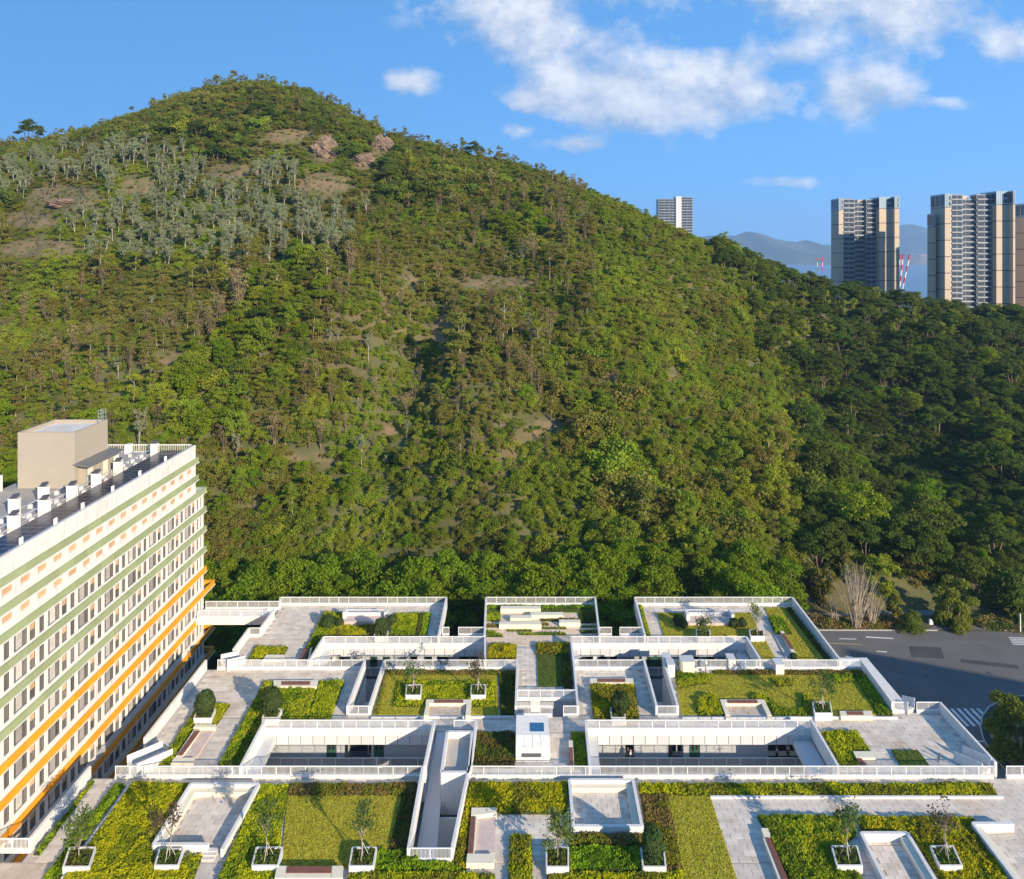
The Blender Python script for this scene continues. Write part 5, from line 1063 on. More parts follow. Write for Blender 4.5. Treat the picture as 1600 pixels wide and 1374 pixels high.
# stair and lift house
PX0, PX1, PY0, PY1 = -62.9, -55.8, 88.9, 95.9; t = thing('rooftop_house', (PX0, PY0, 24.25), 'tall taupe lift and stair house on the dormitory roof', 'roof house')
MB().box(PX0, PX1, PY0, PY1, 24.25, 30.6).box(PX0, PX1, PY0, PY0 + .25, 30.6, 31.2).box(PX0, PX1, PY1 - .25, PY1, 30.6, 31.2).box(PX0, PX0 + .25, PY0 + .25, PY1 - .25, 30.6, 31.2).box(PX1 - .25, PX1, PY0 + .25, PY1 - .25, 30.6, 31.2).build('wall', TAUPE, t)
MB().box(PX0 + .25, PX1 - .25, PY0 + .25, PY1 - .25, 30.6, 30.75).build('flat_roof', mat('pale_screed', (.66, .61, .54), .85, .12, .5, stain=((.5, .42, .36), .5, .4)), t)
MB().add([(PX1, PY0 - .3, 27.3), (PX1 + 1.9, PY0 - .3, 27.05), (PX1 + 1.9, PY1 + .6, 27.05), (PX1, PY1 + .6, 27.3), (PX1, PY0 - .3, 27.15), (PX1 + 1.9, PY0 - .3, 26.9), (PX1 + 1.9, PY1 + .6, 26.9), (PX1, PY1 + .6, 27.15)], [(0,1,2,3),(7,6,5,4),(0,4,5,1),(1,5,6,2),(2,6,7,3),(3,7,4,0)]).build('canopy', mat('grey_metal_sheet', (.16, .155, .155), .5, .1), t)
MB().box(PX1 + .001, PX1 + .8, PY0 + .9, PY1, 24.25, 26.95).build('annex', TAUPE, t)
for y in (PY0 + 1.3, PY0 + 4.6): MB().box(PX1 + .8, PX1 + .84, y, y + 1.0, 24.25, 26.3).build('door', CREAM, t)
m = MB()
for x in (PX1 - .9, PX1 - .25):
    for y in (PY1 - .7, PY1 - .05): m.box(x, x + .05, y, y + .05, 30.9, 32.6)
for z in (31.6, 32.1, 32.55): m.box(PX1 - .9, PX1 - .2, PY1 - .7, PY1 - .65, z, z + .04).box(PX1 - .9, PX1 - .2, PY1 - .05, PY1, z, z + .04)
m.build('ladder_cage', ALU, t)
x, y = W(104, 760, 24.25); t = thing('floodlight_stand', (x, y, 24.25), 'floodlight stand in front of the rooftop house', 'floodlight'); MB().tube((x - .5, y, 24.25), (x - .5, y, 26.0), .05, .05).tube((x + .3, y, 24.25), (x + .3, y, 26.0), .05, .05).build('post', FRAME, t)
for i in range(3): MB().box(x - .8 + i * .5, x - .45 + i * .5, y - .1, y + .2, 26, 26.35).build('lamp_head', FASCIA, t)
# solar panels
arr = thing('solar_array', (XF - 3, 75, 24.25), 'long array of dark solar panels along the dormitory roof edge', 'solar panels')
sp = MB().box(-.88, .88, -.52, .52, 0, .04).mesh('solar_panel', SOLAR); sf = MB().box(-.90, .90, .527, .542, -.02, .045).mesh('panel_rail', ROOFG)
for i in range(46):
    for j in range(2):
        o = link('solar_panel', sp, arr); o.location = Vector((XF - 1.75 - j * 1.82, 54.6 + i * 1.09, 24.75)) - arr.location
        if j == 0 or True: q = link('panel_rail', sf, o)
MB().box(XF - 4.5, XF - .8, 54, 104, 24.3, 24.34).build('dark_underlay', DARK, arr)  # solid near-black sheet lying under all the panels
# vent stacks with tilted dark caps, pipes between them
for k, (px, pb, w) in enumerate([(19, 834, 19), (20, 806, 18), (67, 808, 19), (66, 786, 17), (110.6, 784, 17), (148.5, 764, 15), (183, 744, 14), (177, 727, 13), (206, 728, 13), (240, 714, 12)]):
    if k == 8: continue
    x, y = W(px, pb, 24.25); wd = w * y / F * .43; hh = 1.75; t = thing('vent_stack', (x, y, 24.25), '%s white vent stack with dark tilted cap on the dormitory roof, counted from nearest' % ORD[k], 'vent', 'vent stacks on the dormitory roof')
    MB().box(x - wd, x + wd, y, y + .5, 24.25, 24.25 + hh).box(x - wd - .06, x + wd + .06, y - .06, y + .56, 24.25 + hh, 24.35 + hh).build('shaft', WHITE, t)
    MB().add([(x - .38, y + .02, 26.18), (x + .38, y + .02, 26.28), (x + .42, y + .5, 26.62), (x - .34, y + .5, 26.5), (x - .38, y + .02, 26.1), (x + .38, y + .02, 26.16), (x + .42, y + .5, 26.36), (x - .34, y + .5, 26.36)], [(0,1,2,3),(7,6,5,4),(0,4,5,1),(1,5,6,2),(2,6,7,3),(3,7,4,0)]).build('cap', CAPD, t)
for k, (dx, z) in enumerate([(-5.2, .5), (-5.9, .75), (-6.8, .4), (-8.2, .55)]):
    t = thing('roof_pipe', (XF + dx, 60, 24.25), ['pale pipe run nearest the solar panels', 'raised pale pipe run second from the solar panels', 'pale pipe run behind the vent stacks', 'pale pipe run farthest from the solar panels'][k], 'pipe', 'pipes along the dormitory roof'); MB().tube((XF + dx, 56, 24.25 + z), (XF + dx, 104, 24.25 + z), .07, .07, 8).build('pipe', ALU, t)
    for i in range(20):
        y = 57 + i * 2.3 + k * .6; MB().box(XF + dx - .25, XF + dx + .25, y, y + .16, 24.25, 24.25 + z - .06).build('support', FASCIA, t)
MB().box(-64.4, -64.1, 60, 88, 24.25, 26.2).build('roof_wall', WHITE, DOR)

# ------------------------------------------------------------------ road, verge and roadside
def gq(pts): return [W(a, b, GZ) for a, b in pts]
MB().add([(44, 60, GZ + .03), (230, 60, GZ + .03), (230, 131, GZ + .03), (96, 131.5, GZ + .03), (44, 132, GZ + .03)], [(0, 1, 2, 3, 4)]).build('road', ASPH, kind='structure')
MB().add([(-47, 44, GZ + .03), (-40, 44, GZ + .03), (-40, 118, GZ + .03), (44, 118, GZ + .03), (44, 113, GZ + .03), (52, 113, GZ + .03), (52, 119.5, GZ + .03), (-47, 119.5, GZ + .03)], [tuple(range(8))]).build('service_lane', ASPH2, kind='structure')
for (a, b) in [((44, 132.1), (76, 132.0)), ((88, 131.9), (150, 131.4))]: MB().wall(a, b, .25, GZ - .1, GZ + .16).build('kerbstone', KERB, org=(a[0], a[1], GZ), kind='structure')
def marks(name, lst, m, lab, grp, cat='road marking'):
    for k, (p, l_) in enumerate(lst): MB().add([(*a, GZ + .042) for a in ccw(p)], [(0, 1, 2, 3)]).build('road_marking', m, org=(p[0][0], p[0][1], GZ), label=l_, cat=cat, group=grp)
x0 = W(1487, 1120, GZ)[0]
marks('c', [([(x0 - 1.2 + i * 1.0, 105.2), (x0 - .7 + i * 1.0, 105.2), (x0 - .7 + i * 1.0, 109.3), (x0 - 1.2 + i * 1.0, 109.3)], '%s stripe from the left of the zebra crossing by the footway' % ORD[i]) for i in range(7)], PAINT, '', 'zebra crossing stripes')
marks('l', [(gq([(1353,995),(1396,997.5),(1396,999),(1353,996.8)]), 'white lane line nearest the verge'), (gq([(1311,998),(1338,998.6),(1338,999.8),(1311,999.2)]), 'short white lane line left of the verge line'), (gq([(1370,1017.6),(1386,1018.6),(1386,1020),(1370,1019)]), 'short white lane line in mid road'), (gq([(1524,1158),(1538,1158),(1539,1160),(1525,1160)]), 'white stop line beside the footway bend'), (gq([(1322,1025),(1333,1027),(1331,1029),(1320,1027)]), 'worn white arrow mark near the parapet')], PAINT, '', 'white lane lines')
marks('y', [(gq([(1296,1005),(1346,1007),(1346,1008),(1296,1006)]), 'faded yellow line across the road')], PAINTY, '', 'yellow line')
marks('z2', [(gq([(1576 + i * 1.6, 996 + i * 2.6), (1604 + i * 1.6, 997 + i * 2.6), (1604 + i * 1.6, 998.3 + i * 2.6), (1576 + i * 1.6, 997.3 + i * 2.6)]), '%s stripe from the back of the crossing at the right edge' % ORD[i]) for i in range(5)], PAINT, '', 'far crossing stripes')
ASPHP = mat('patched_asphalt', (.060, .060, .064), .9, .2, .3); ASPHL = mat('worn_asphalt', (.135, .13, .128), .9, .2, .3)
for k, (pts, m_, lab) in enumerate([([(1420,1010),(1470,1012),(1476,1030),(1424,1027)], ASPHP, 'dark square asphalt patch in mid road'), ([(1500,1030),(1590,1040),(1592,1046),(1502,1036)], ASPHP, 'long dark trench patch across the road on the right'), ([(1402,1048),(1440,1050),(1452,1076),(1410,1074)], ASPHL, 'pale worn asphalt patch near the parapet'), ([(1480,1000),(1540,1002),(1546,1008),(1482,1006)], ASPHL, 'pale worn strip near the driveway')]):
    p = ccw(gq(pts)); MB().add([(*a, GZ + .036) for a in p], [tuple(range(len(p)))]).build('asphalt_patch', m_, org=(p[0][0], p[0][1], GZ), label=lab, cat='road patch', group='asphalt patches')
for k, (px, py) in enumerate([(1448, 1056), (1545, 1052), (1395, 1030)]):
    x, y = W(px, py, GZ); MB().tube((x, y, GZ + .02), (x, y, GZ + .05), .42, .42, 16).build('manhole_cover', CAPD, org=(x, y, GZ), label=['round manhole cover in mid road', 'round manhole cover toward the right edge of the road', 'round manhole cover near the parapet'][k], cat='manhole', group='manhole covers')
# footway bend with its kerb, on the right
outer = [(1640,1085),(1585,1090),(1560,1098),(1545,1106),(1535,1120),(1532,1138),(1536,1155),(1545,1170),(1556,1186),(1575,1210),(1640,1260),(1720,1260),(1720,1085)]
inner = [(1640,1110),(1575,1111),(1556,1117),(1546,1126),(1543,1138),(1549,1155),(1562,1174),(1582,1200),(1650,1250),(1700,1250),(1700,1110)]
MB().prism(gq(outer), GZ - .1, GZ + .13).build('pavement', ASPH2, kind='structure'); MB().prism(gq(inner), GZ - .1, GZ + .26).build('verge', BARE, kind='structure')
g = gq(outer[:10]); kb = MB()
for i in range(len(g) - 1): kb.wall(g[i], g[i + 1], .22, GZ - .1, GZ + .17)
kb.build('kerbstone', KERB, kind='structure')
# lot and path behind the verge
def sheet(name, pts, z, m): MB().add([(*p, z) for p in ccw(gq(pts))], [tuple(range(len(pts)))]).build(name, m, kind='structure')
sheet('parking_lot', [(1375,936),(1458,938),(1462,962),(1372,962)], GZ + .03, mat('old_concrete', (.22, .215, .22), .9, .2, .2)); sheet('footpath', [(1262,958),(1402,960),(1402,966),(1262,966)], GZ + .04, mat('pink_brick', (.42, .28, .22), .9, .2, .6)); sheet('driveway', [(1445,984),(1540,985),(1552,975),(1470,974)], GZ + .035, ASPH)
L_VERGE = leafmat('verge_leaf', (.1, .1, .1), .15, .015, .05, .3, attr=True, scale=.5)
def scrub(label, pts, cols, h, dens, leaf=.14, name='verge_scrub'):
    poly = ccw(gq(pts)); xs = [p[0] for p in poly]; ys = [p[1] for p in poly]; rg = np.random.default_rng(int(abs(xs[0] * 100))); n = int((max(xs) - min(xs)) * (max(ys) - min(ys)) * dens)
    x = rg.uniform(min(xs), max(xs), n); y = rg.uniform(min(ys), max(ys), n); k = inpoly(x, y, poly); x = x[k]; y = y[k]; n = len(x); z = GZ + h * fbm(x, y, 2.2, 3) * 1.6 * rg.random(n) ** .4 * np.clip(edgedist(x, y, poly) + .25, 0, 1)
    P = np.array(cols); t = fbm(x, y, 2.5, 3); ci = np.clip(((t - .3) * 2.5 * len(P)).astype(int), 0, len(P) - 1); v, f = leaf_quads(rg, np.stack([x, y, z], 1), rg.normal(size=(n, 3)) * .8 + (0, -.2, .7), leaf * (.6 + .8 * rg.random(n)), 1.6)
    return link(name, mesh_np(name, v, f, L_VERGE, cols=P[ci] * (.7 + .6 * rg.random(n))[:, None]), label=label, cat='scrub', kind='stuff')
BRN = [(.22, .16, .05), (.18, .18, .035), (.28, .20, .08)]; GRS = [(.19, .18, .045), (.25, .21, .07), (.12, .15, .03)]
scrub('brownish low scrub along the road verge under the bare trees', [(1258,964),(1400,966),(1420,980),(1415,985),(1285,984)], BRN, 1.0, 60); scrub('tall dry grass verge at the right edge of the road', [(1500,968),(1640,962),(1640,992),(1590,991),(1535,983)], GRS, 1.1, 50); scrub('weeds around the parked cars and lot behind the verge', [(1180,905),(1470,905),(1470,936),(1250,940)], GRS, .7, 14, .2)
def leafy(name, label, cat, px, pb, h, wpx, leaf, seed, trunks=1, zc=.5, n=2600, ls=.2, group=None, bark=BARK, shape=1.0):
    x, y = W(px, pb, GZ); rg = np.random.default_rng(seed); rr = random.Random(seed); wd = wpx * y / F / 2; t = thing(name, (x, y, GZ), label, cat, group); tb = MB(); cl = []
    for i in range(26):
        a = rr.random() * 6.283; e = math.sqrt(rr.random()); z = h * (zc + (1 - zc) * rr.uniform(-.9, .86)); lim = math.sqrt(max(.1, 1 - ((z / h - zc) / (1.02 - zc)) ** 2)) if z > h * zc else 1.0
        cl.append((math.cos(a) * e * wd * lim * .8, math.sin(a) * e * wd * lim * .8, max(z, .4), wd * .3, wd * .26))
    for i in range(trunks): a = rr.random() * 6.28; e = .15 if trunks == 1 else .3; tb.tube((x + math.cos(a) * e * .5, y + math.sin(a) * e * .5, GZ - .2), (x + math.cos(a) * wd * e, y + math.sin(a) * wd * e, GZ + h * zc), .02 * h + .04, .012 * h + .02)
    tb.build('trunk', bark, t, smooth=True); v, f = crown_leaves(rg, cl, n // 26, ls); link('crown', mesh_np('crown', v, f, leaf), t, (x, y, GZ)); return t
leafy('roadside_tree', 'big rounded broadleaf tree behind the small bush by the road', 'tree', 1490, 976, 8.2, 66, L_BUSH, 71, 2, .4, 11000, .17); leafy('roadside_bush', 'small rounded green bush at the road corner', 'shrub', 1425, 988, 3.3, 44, L_BUSH, 72, 1, .35, 5000, .12); leafy('roadside_tree', 'large dense tree cut by the right edge beside the footway bend', 'tree', 1592, 1196, 9.5, 98, L_BUSH, 73, 2, .5, 13000, .15)
leafy('roadside_tree', 'tall green tree under the dark slope at the right edge', 'tree', 1580, 962, 9, 80, L_DARK, 74, 2, .5, 4200, .28)
for k, (px, pb, h, w, lf, lab) in enumerate([(1285,950,7.5,46,L_TALL,'airy light tree by the dark canopy left of the bare trees'), (1375,940,9,58,L_FRESH,'airy light tree behind the bare trees'), (1215,935,8,44,L_BUSH,'green tree between terrace corner and dark canopy'), (1430,925,8.5,64,L_TALL,'spreading pale tree over the grey lot'), (1190,930,9,50,L_BUSH,'green tree at the outer corner of the right terrace'), (1320,925,9,52,L_TALL,'olive tree behind the dark canopy'), (1520,945,10,70,L_DARK,'dark tree right of the rounded roadside tree'), (1470,915,9,60,L_DARK,'dark tree behind the grey lot'), (1250,915,10,56,L_BUSH,'green tree behind the dark canopy'), (1400,968,4,26,L_TALL,'small shrubby tree at the edge of the lot')]): leafy('roadside_tree', lab, 'tree', px, pb, h, w, lf, 80 + k, 2, .55, 4200, .18, 'trees by the road')
BARKT = mat('bleached_twig', (.42, .35, .27), .9, .2, .8)
def bare_tree(label, px, pb, h, wpx, seed, n=34):
    x, y = W(px, pb, GZ); rr = random.Random(seed); t = thing('bare_tree', (x, y, GZ), label, 'tree', 'bare trees on the road verge'); tb = MB(); tw = MB(); wd = wpx * y / F / 2
    for i in range(n):
        a = rr.random() * 6.283; e = rr.random(); b = Vector((x + rr.uniform(-.6, .6), y + rr.uniform(-.5, .5), GZ - .2)); m_ = b + Vector((math.cos(a) * wd * e * .3, math.sin(a) * wd * e * .3, h * rr.uniform(.25, .4))); q = b + Vector((math.cos(a) * wd * e, math.sin(a) * wd * e * .7, h * rr.uniform(.65, 1.0)))
        (tb if i < 9 else tw).tube(b, m_, .09 if i < 9 else .04, .06 if i < 9 else .03, 5); tw.tube(m_, q, .035, .012, 4)
        for k in range(3): s = m_.lerp(q, rr.uniform(.2, .9)); tw.tube(s, s + Vector((rr.uniform(-.9, .9), rr.uniform(-.6, .6), rr.uniform(.7, 2.0))), .018, .008, 3)
    tb.build('trunk', BARKT, t); tw.build('twigs', BARKT, t, kind='stuff')
bare_tree('tallest bare grey-brown tree clump on the road verge', 1338, 981, 12.5, 84, 5, 84); bare_tree('shorter bare bush right of the bare tree clump', 1362, 978, 6.5, 44, 6, 34); bare_tree('thin bare sapling left of the bare tree clump', 1304, 972, 6, 18, 7, 10)
x, y = W(1594, 990, GZ); t = thing('white_post', (x, y, GZ), 'slim white post on the grass verge at the right edge', 'post'); MB().tube((x, y, GZ), (x, y, GZ + 3.5), .13, .11, 10).build('post', WHITE, t); MB().tube((x, y, GZ + 3.5), (x, y, GZ + 3.62), .15, .06, 10).build('cap', WHITE, t)
x, y = W(1454, 975, GZ); t = thing('barrier_stone', (x, y, GZ), 'small white stone between the bush and the rounded tree', 'stone'); MB().prism([(x - .35, y - .3), (x + .3, y - .35), (x + .4, y + .25), (x - .3, y + .3)], GZ - .1, GZ + .5).build('base', WHITE, t); MB().prism([(x - .22, y - .2), (x + .2, y - .2), (x + .2, y + .15), (x - .2, y + .2)], GZ + .5, GZ + .85).build('top', WHITE, t)
x, y = W(1258, 936, GZ); t = thing('canopy_shed', (x, y, GZ), 'dark tarpaulin canopy on posts behind the right terrace', 'canopy'); TARP = mat('dark_tarp', (.05, .052, .07), .5, .2, .6)
V = []; 
for j in range(5):
    for i in range(9): V.append((x - 2.8 + i * .75, y - 1.5 + j * 1.1, GZ + 3.3 + .5 * math.sin(j / 4 * math.pi) + .12 * math.sin(i * 2.1 + j)))
MB().add(V, [(j * 9 + i, j * 9 + i + 1, j * 9 + i + 10, j * 9 + i + 9) for j in range(4) for i in range(8)]).build('tarpaulin', TARP, t, smooth=True)
for (a, b) in ((-2.7, -1.4), (3.1, -1.4), (-2.7, 2.8), (3.1, 2.8)): MB().tube((x + a, y + b, GZ), (x + a, y + b, GZ + 3.3), .06, .06).build('post', FRAME, t)
x, y = W(1192, 918, GZ); t = thing('corrugated_hut', (x, y, GZ), 'small grey corrugated hut half hidden by trees', 'hut'); MB().box(x - 2, x + 2, y, y + 3, GZ, GZ + 2.6).build('wall', ALU, t); MB().box(x - 2.2, x + 2.2, y - .2, y + 3.2, GZ + 2.6, GZ + 2.75).build('roof', KERB, t); MB().box(x + 1.7, x + 1.95, y - .03, y - .003, GZ, GZ + 2.5).build('post', CREAM, t)
def car(px, pb, col, lab, rot):
    x, y = W(px, pb, GZ); t = thing('parked_car', (x, y, GZ), lab, 'car', 'cars parked behind the verge'); t.rotation_euler = (0, 0, rot); ORG[t.name] = (0, 0, 0); pm = mat(lab[:14].replace(' ', '_'), col, .3, .03, spec=.5)
    sec = [(-2.1, .35, .75, .8), (-2.0, .32, .95, .86), (-1.0, .3, 1.05, .88), (1.9, .3, .92, .88), (2.15, .34, .7, .8)]; V = []; 
    for (xx, z0, z1, w) in sec: V += [(xx, -w, z0), (xx, w, z0), (xx, w * .97, z1), (xx, -w * .97, z1)]
    fs = [(0, 1, 2, 3), (16, 19, 18, 17)] + [(4 * i + k, 4 * i + (k + 1) % 4, 4 * i + 4 + (k + 1) % 4, 4 * i + 4 + k) for i in range(4) for k in range(4)]
    MB().add(V, [tuple(reversed(q)) for q in fs]).build('body', pm, t); MB().add([(-1.5, -.8, 1.0), (1.6, -.8, .95), (1.6, .8, .95), (-1.5, .8, 1.0), (-.9, -.68, 1.45), (1.0, -.68, 1.47), (1.0, .68, 1.47), (-.9, .68, 1.45)], [(4,5,6,7),(0,1,5,4),(1,2,6,5),(2,3,7,6),(3,0,4,7)]).build('cabin_glass', GLASSD, t); MB().box(-.9, 1.0, -.69, .69, 1.46, 1.49).build('roof', pm, t)
    for xx in (-1.35, 1.35):
        for yy in (-.86, .7): MB().tube((xx, yy, .33), (xx, yy + .16, .33), .33, .33, 14).build('wheel', DARK, t)
car(1244, 944, (.35, .03, .03), 'red car parked under the dark canopy', 1.2)
# the block across the road to the right, outside the view: its shadow lies on the road
t = thing('neighbour_block', (132, 22, GZ), 'pale neighbouring block across the road outside the view', 'building'); t.rotation_euler = (0, 0, math.radians(-22)); ORG[t.name] = (0, 0, 0)
MB().box(-19, 19, -20, 20, 0, 34).build('wall', CORR, t); MB().box(-19.5, 19.5, -20.5, 20.5, 34, 35).build('roof', SLAB, t)
for k in range(9):
    MB().box(-19.06, -19.005, -19, 19, 2 + k * 3.5, 3.6 + k * 3.5).build('window_band', GLASSD, t)
# fence and railings behind the school
t = thing('rear_fence', (0, 119.8, GZ), 'dark service fence behind the white terraces', 'fence')
for i in range(30): MB().tube((-44 + i * 3, 119.8, GZ), (-44 + i * 3, 119.8, GZ + 2.2), .05, .05, 6).build('post', ALU, t)
for z in (.4, 1.2, 2.1): MB().box(-44, 43, 119.78, 119.82, GZ + z, GZ + z + .05).build('rail', ALU, t)

# ------------------------------------------------------------------ towers, cranes
BEIGE = mat('beige_cladding', (.50, .40, .31), .75, .10, .05, rnd=.06, streak=.2); BAND = mat('joint_brown', (.12, .085, .075), .7, .05); TGL = mat('tower_glass', (.34, .44, .50), .2, .12, .15, spec=.6); TGD = mat('tower_window', (.05, .065, .085), .15, .2, .3, spec=.6); BALC = mat('balcony_grey', (.30, .31, .33), .7, .2, .2, rnd=.2); TWALL = mat('tower_recess', (.30, .29, .30), .7, .08, .1)
def tower(label, y0, parts, top_pad=0):
    """parts: (px0, px1, py_top, depth, setback, style) seen from the front, at depth y0"""
    s = y0 / F; xm = X(y0, parts[0][0]); t = thing('tower_block', (xm, y0, -28), label, 'tower', 'high towers beyond the ridge')
    for (p0, p1, pt, dep, sb, style) in parts:
        xa, xb = X(y0, p0), X(y0, p1); zt = Z(y0, pt); ya = y0 + sb; yb = ya + dep
        core = MB().box(xa, xb, ya, yb, -28, zt)
        if style == 'panel':
            core.build('wing_core', BAND, t); z = zt - 7.2; 
            MB().box(xa - .1, xb + .1, ya - .12, yb + .1, z + .25, zt + .4).build('crown_glass', TGL, t)
            for i in range(1, 6): x = xa + (xb - xa) * i / 6; MB().box(x - .08, x + .08, ya - .2, ya - .121, z + .25, zt + .3).build('mullion', BALC, t)
            MB().box(xa - .2, xb + .2, ya - .25, ya - .122, z + 3.7, z + 3.85).build('mullion', BALC, t); MB().box(xa + (xb - xa) * .62, xb - .5, ya - .22, ya - .123, z + 1.0, z + 3.0).box(xa + (xb - xa) * .62, xb - .5, ya - .22, ya - .123, z + 4.3, z + 6.2).build('crown_window', TGD, t)
            for i in range(3): y = ya + dep * (i + .5) / 3; MB().box(xa - .16, xa - .101, y - dep / 7, y + dep / 7, z + .8, zt - .4).build('crown_window', TGD, t)
            while z > -20:
                MB().box(xa - .05, xb + .05, ya - .06, yb + .05, z - 8.9, z - .15).build('cladding_panel', BEIGE, t); z -= 9.2
        elif style == 'window':
            core.build('wing_core', TWALL, t); z = zt - 3
            while z > -12:
                MB().box(xa + .3, xb - .3, ya - .05, ya - .003, z + .7, z + 2.5).build('window_band', TGD, t); MB().box(xa + .05, xb - .05, ya - .8, ya - .002, z - .15, z + .62).build('balcony', BALC, t); MB().box((xa + xb) / 2 - .12, (xa + xb) / 2 + .12, ya - .12, ya - .051, z + .7, z + 2.5).build('mullion', BALC, t)
                if dep > 4: MB().box(xa - .05, xa - .003, ya + .6, yb - 1, z + .7, z + 2.4).build('window_band', TGD, t)
                z -= 3.07
        else:
            core.build('wing_core', BEIGE if style == 'plain' else FASCIA, t)
    return t
tower('twin-winged beige tower left of the red and white crane', 460, [(1311, 1318, 311, 11.5, .3, 'panel'), (1318.2, 1336, 311, 11.5, .6, 'window'), (1336, 1358, 316, 8, 6, 'window'), (1349, 1358, 311, 7, 8, 'plain'), (1374, 1392.8, 309, 13, 0, 'panel'), (1392.9, 1400, 309, 4, -4, 'panel'), (1358.2, 1373.8, 311, 6, 4, 'window')])
tower('larger twin-winged beige tower near the right edge', 400, [(1477, 1487, 304, 14, .3, 'panel'), (1487.2, 1505, 304, 14, .6, 'window'), (1505, 1533, 310, 8, 6, 'window'), (1509, 1526, 304, 7, 8, 'plain'), (1557, 1575.3, 300, 14, 0, 'panel'), (1575.4, 1578.3, 300, 4, -4, 'panel'), (1533.2, 1556.8, 303, 6, 4, 'window'), (1468, 1472, 334, 6, 6, 'panel')])
tower('beige tower cut by the right edge of the picture', 400, [(1612, 1622, 318, 13, .3, 'panel'), (1622.2, 1640, 318, 14, .6, 'window'), (1640, 1668, 322, 8, 6, 'window'), (1690, 1716, 318, 14, 0, 'panel'), (1668.2, 1689.8, 320, 6, 4, 'window')])
tower('distant grey and white tower rising behind the hill', 800, [(1029, 1047, 311, 14, 1, 'window'), (1048, 1056, 311, 14, 2, 'window'), (1056.2, 1065, 307, 14, 0, 'white'), (1065.2, 1083, 308, 13, 2, 'window')])
REDP = mat('crane_red', (.50, .035, .02), .5, .05); 
def crane(label, y0, legs, w):
    t = thing('harbour_crane', (X(y0, legs[0][0]), y0, -28), label, 'crane')
    for (xa, ya, xb, yb, n) in legs:
        for i in range(n):
            p = [(X(y0, xa + (xb - xa) * s), y0, Z(y0, ya + (yb - ya) * s)) for s in (i / n, (i + 1) / n)]; MB().tube(p[0], p[1], w, w, 8).build('boom_segment', REDP if i % 2 == 0 else WHITE, t)
crane('red and white striped crane booms between the two beige towers', 620, [(1421.5, 398, 1410, 452, 6), (1411, 397, 1406, 448, 6), (1406.5, 398, 1402, 446, 6)], .62)
crane('small distant red gantry crane left of the first beige tower', 1500, [(1277, 403, 1277, 424, 3), (1285, 403, 1285, 424, 3), (1273, 405, 1289, 405, 1), (1277, 414, 1285, 414, 1)], .9)

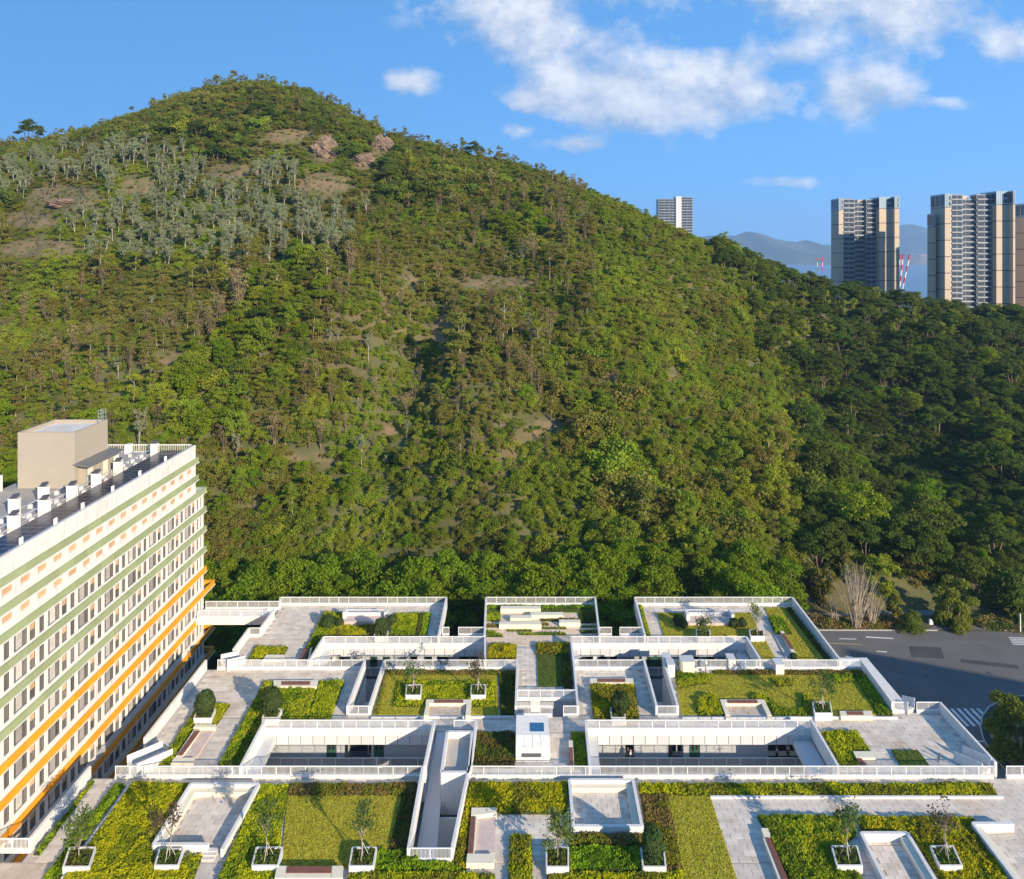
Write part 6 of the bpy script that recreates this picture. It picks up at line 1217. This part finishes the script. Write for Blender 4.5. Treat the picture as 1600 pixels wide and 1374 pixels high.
# ------------------------------------------------------------------ people on the lower corridors and decks
SKIN = mat('skin', (.45, .28, .2), .6, .03); HAIR = mat('black_hair', (.015, .012, .01), .5, .05)
SHIRTS = {'white': mat('white_shirt', (.72, .72, .72), .8, .05), 'navy': mat('navy_cloth', (.02, .03, .07), .8, .05), 'dark': mat('black_cloth', (.02, .02, .022), .8, .05)}
def skinmesh(name, parent, verts, edges, rad, m):
    me = bpy.data.meshes.new(name); me.from_pydata(verts, edges, []); me.materials.append(m); o = link(name, me, parent); md = o.modifiers.new('skin', 'SKIN'); md.use_smooth_shade = True
    for i, r in enumerate(rad): me.skin_vertices[0].data[i].radius = (r, r)
    me.skin_vertices[0].data[0].use_root = True; o.modifiers.new('sub', 'SUBSURF').levels = 1; return o
def person(label, x, y, z, rot, top, leg):
    t = thing('person', (x, y, z), label, 'person', 'people around the courts'); t.rotation_euler = (0, 0, rot); ORG[t.name] = (0, 0, 0)
    V = [(0,0,.95),(0,0,1.2),(0,0,1.42),(0,-.01,1.52),(0,-.01,1.62),(0,-.01,1.70),(-.19,0,1.38),(-.24,.02,1.12),(-.23,-.08,.9),(.19,0,1.38),(.24,.02,1.12),(.22,-.1,.92),(-.09,0,.88),(-.1,-.02,.48),(-.1,.02,.08),(-.1,-.14,.04),(.09,0,.88),(.11,.06,.48),(.11,.08,.08),(.11,-.08,.04)]
    E = [(0,1),(1,2),(2,3),(3,4),(4,5),(2,6),(6,7),(7,8),(2,9),(9,10),(10,11),(0,12),(12,13),(13,14),(14,15),(0,16),(16,17),(17,18),(18,19)]
    skinmesh('body', t, V, E, [.12,.12,.12,.05,.095,.07,.05,.042,.035,.05,.042,.035,.08,.055,.04,.035,.08,.055,.04,.035], SKIN)
    skinmesh('shirt', t, [(0,0,1.0),(0,0,1.2),(0,0,1.40),(-.19,0,1.38),(-.225,.01,1.2),(.19,0,1.38),(.225,.01,1.2)], [(0,1),(1,2),(2,3),(3,4),(2,5),(5,6)], [.15,.145,.14,.07,.06,.07,.06], SHIRTS[top])
    skinmesh('trousers', t, [(0,0,.97),(-.09,0,.86),(-.1,-.02,.48),(-.1,.02,.1),(.09,0,.86),(.11,.06,.48),(.11,.08,.1)], [(0,1),(1,2),(2,3),(0,4),(4,5),(5,6)], [.14,.1,.075,.06,.1,.075,.06], SHIRTS[leg])
    skinmesh('hair', t, [(0,.02,1.66),(0,.02,1.735)], [(0,1)], [.1,.085], HAIR)
for (lab, px, py, z, top, leg) in [('person in dark clothes left of two in the back left court', 577, 1036, -4.3, 'dark', 'dark'), ('person in a white top right of two in the back left court', 585, 1036, -4.3, 'white', 'dark'), ('person in dark clothes left of the group in the back right court', 1012, 1036, -4.3, 'navy', 'navy'), ('person in a white top in the middle of the back right court group', 1018, 1037, -4.3, 'white', 'navy'), ('person in dark clothes right of the back right court group', 1029, 1037, -4.3, 'dark', 'navy'),
        ('person in navy by the wall of the front right court', 981, 1191, -4.3, 'navy', 'navy'), ('person in a white top behind the railing of the front right court', 985, 1193.5, -4.3, 'white', 'navy'), ('dark-haired person in the dark recess, left one', 1214, 1188, -4.3, 'white', 'dark'), ('person in a white top in the dark recess, right one', 1231, 1185, -4.3, 'white', 'dark')]:
    x, y = W(px, py, z); person(lab, x, y, z, R.uniform(-2, 2), top, leg)

for k, (px, py) in enumerate([(1468, 1186), (1466, 1191)]):
    x, y = W(px, py); t = thing('bollard_light', (x, y, 0), ['dark bollard light by the small square lawn, farther one', 'dark bollard light by the small square lawn, nearer one'][k], 'bollard', 'bollard lights'); MB().tube((x, y, 0), (x, y, .5), .06, .06, 8).build('post', FRAME, t); MB().tube((x, y, .5), (x, y, .62), .09, .07, 8).build('head', FRAME, t)
# ------------------------------------------------------------------ haze over land and sea
hz = bpy.data.materials.new('haze_air'); hz.use_nodes = True; N = hz.node_tree.nodes
for n in list(N):
    if n.type == 'BSDF_PRINCIPLED': N.remove(n)
pv = N.new('ShaderNodeVolumePrincipled'); pv.inputs['Color'].default_value = (.46, .70, 1.0, 1); pv.inputs['Density'].default_value = HAZE = 1.05e-4; pv.inputs['Anisotropy'].default_value = .2
hz.node_tree.links.new(pv.outputs[0], N['Material Output'].inputs['Volume'])
MB().box(-9100, 16100, -300, 12100, -36, 640).build('haze', hz, kind='stuff')
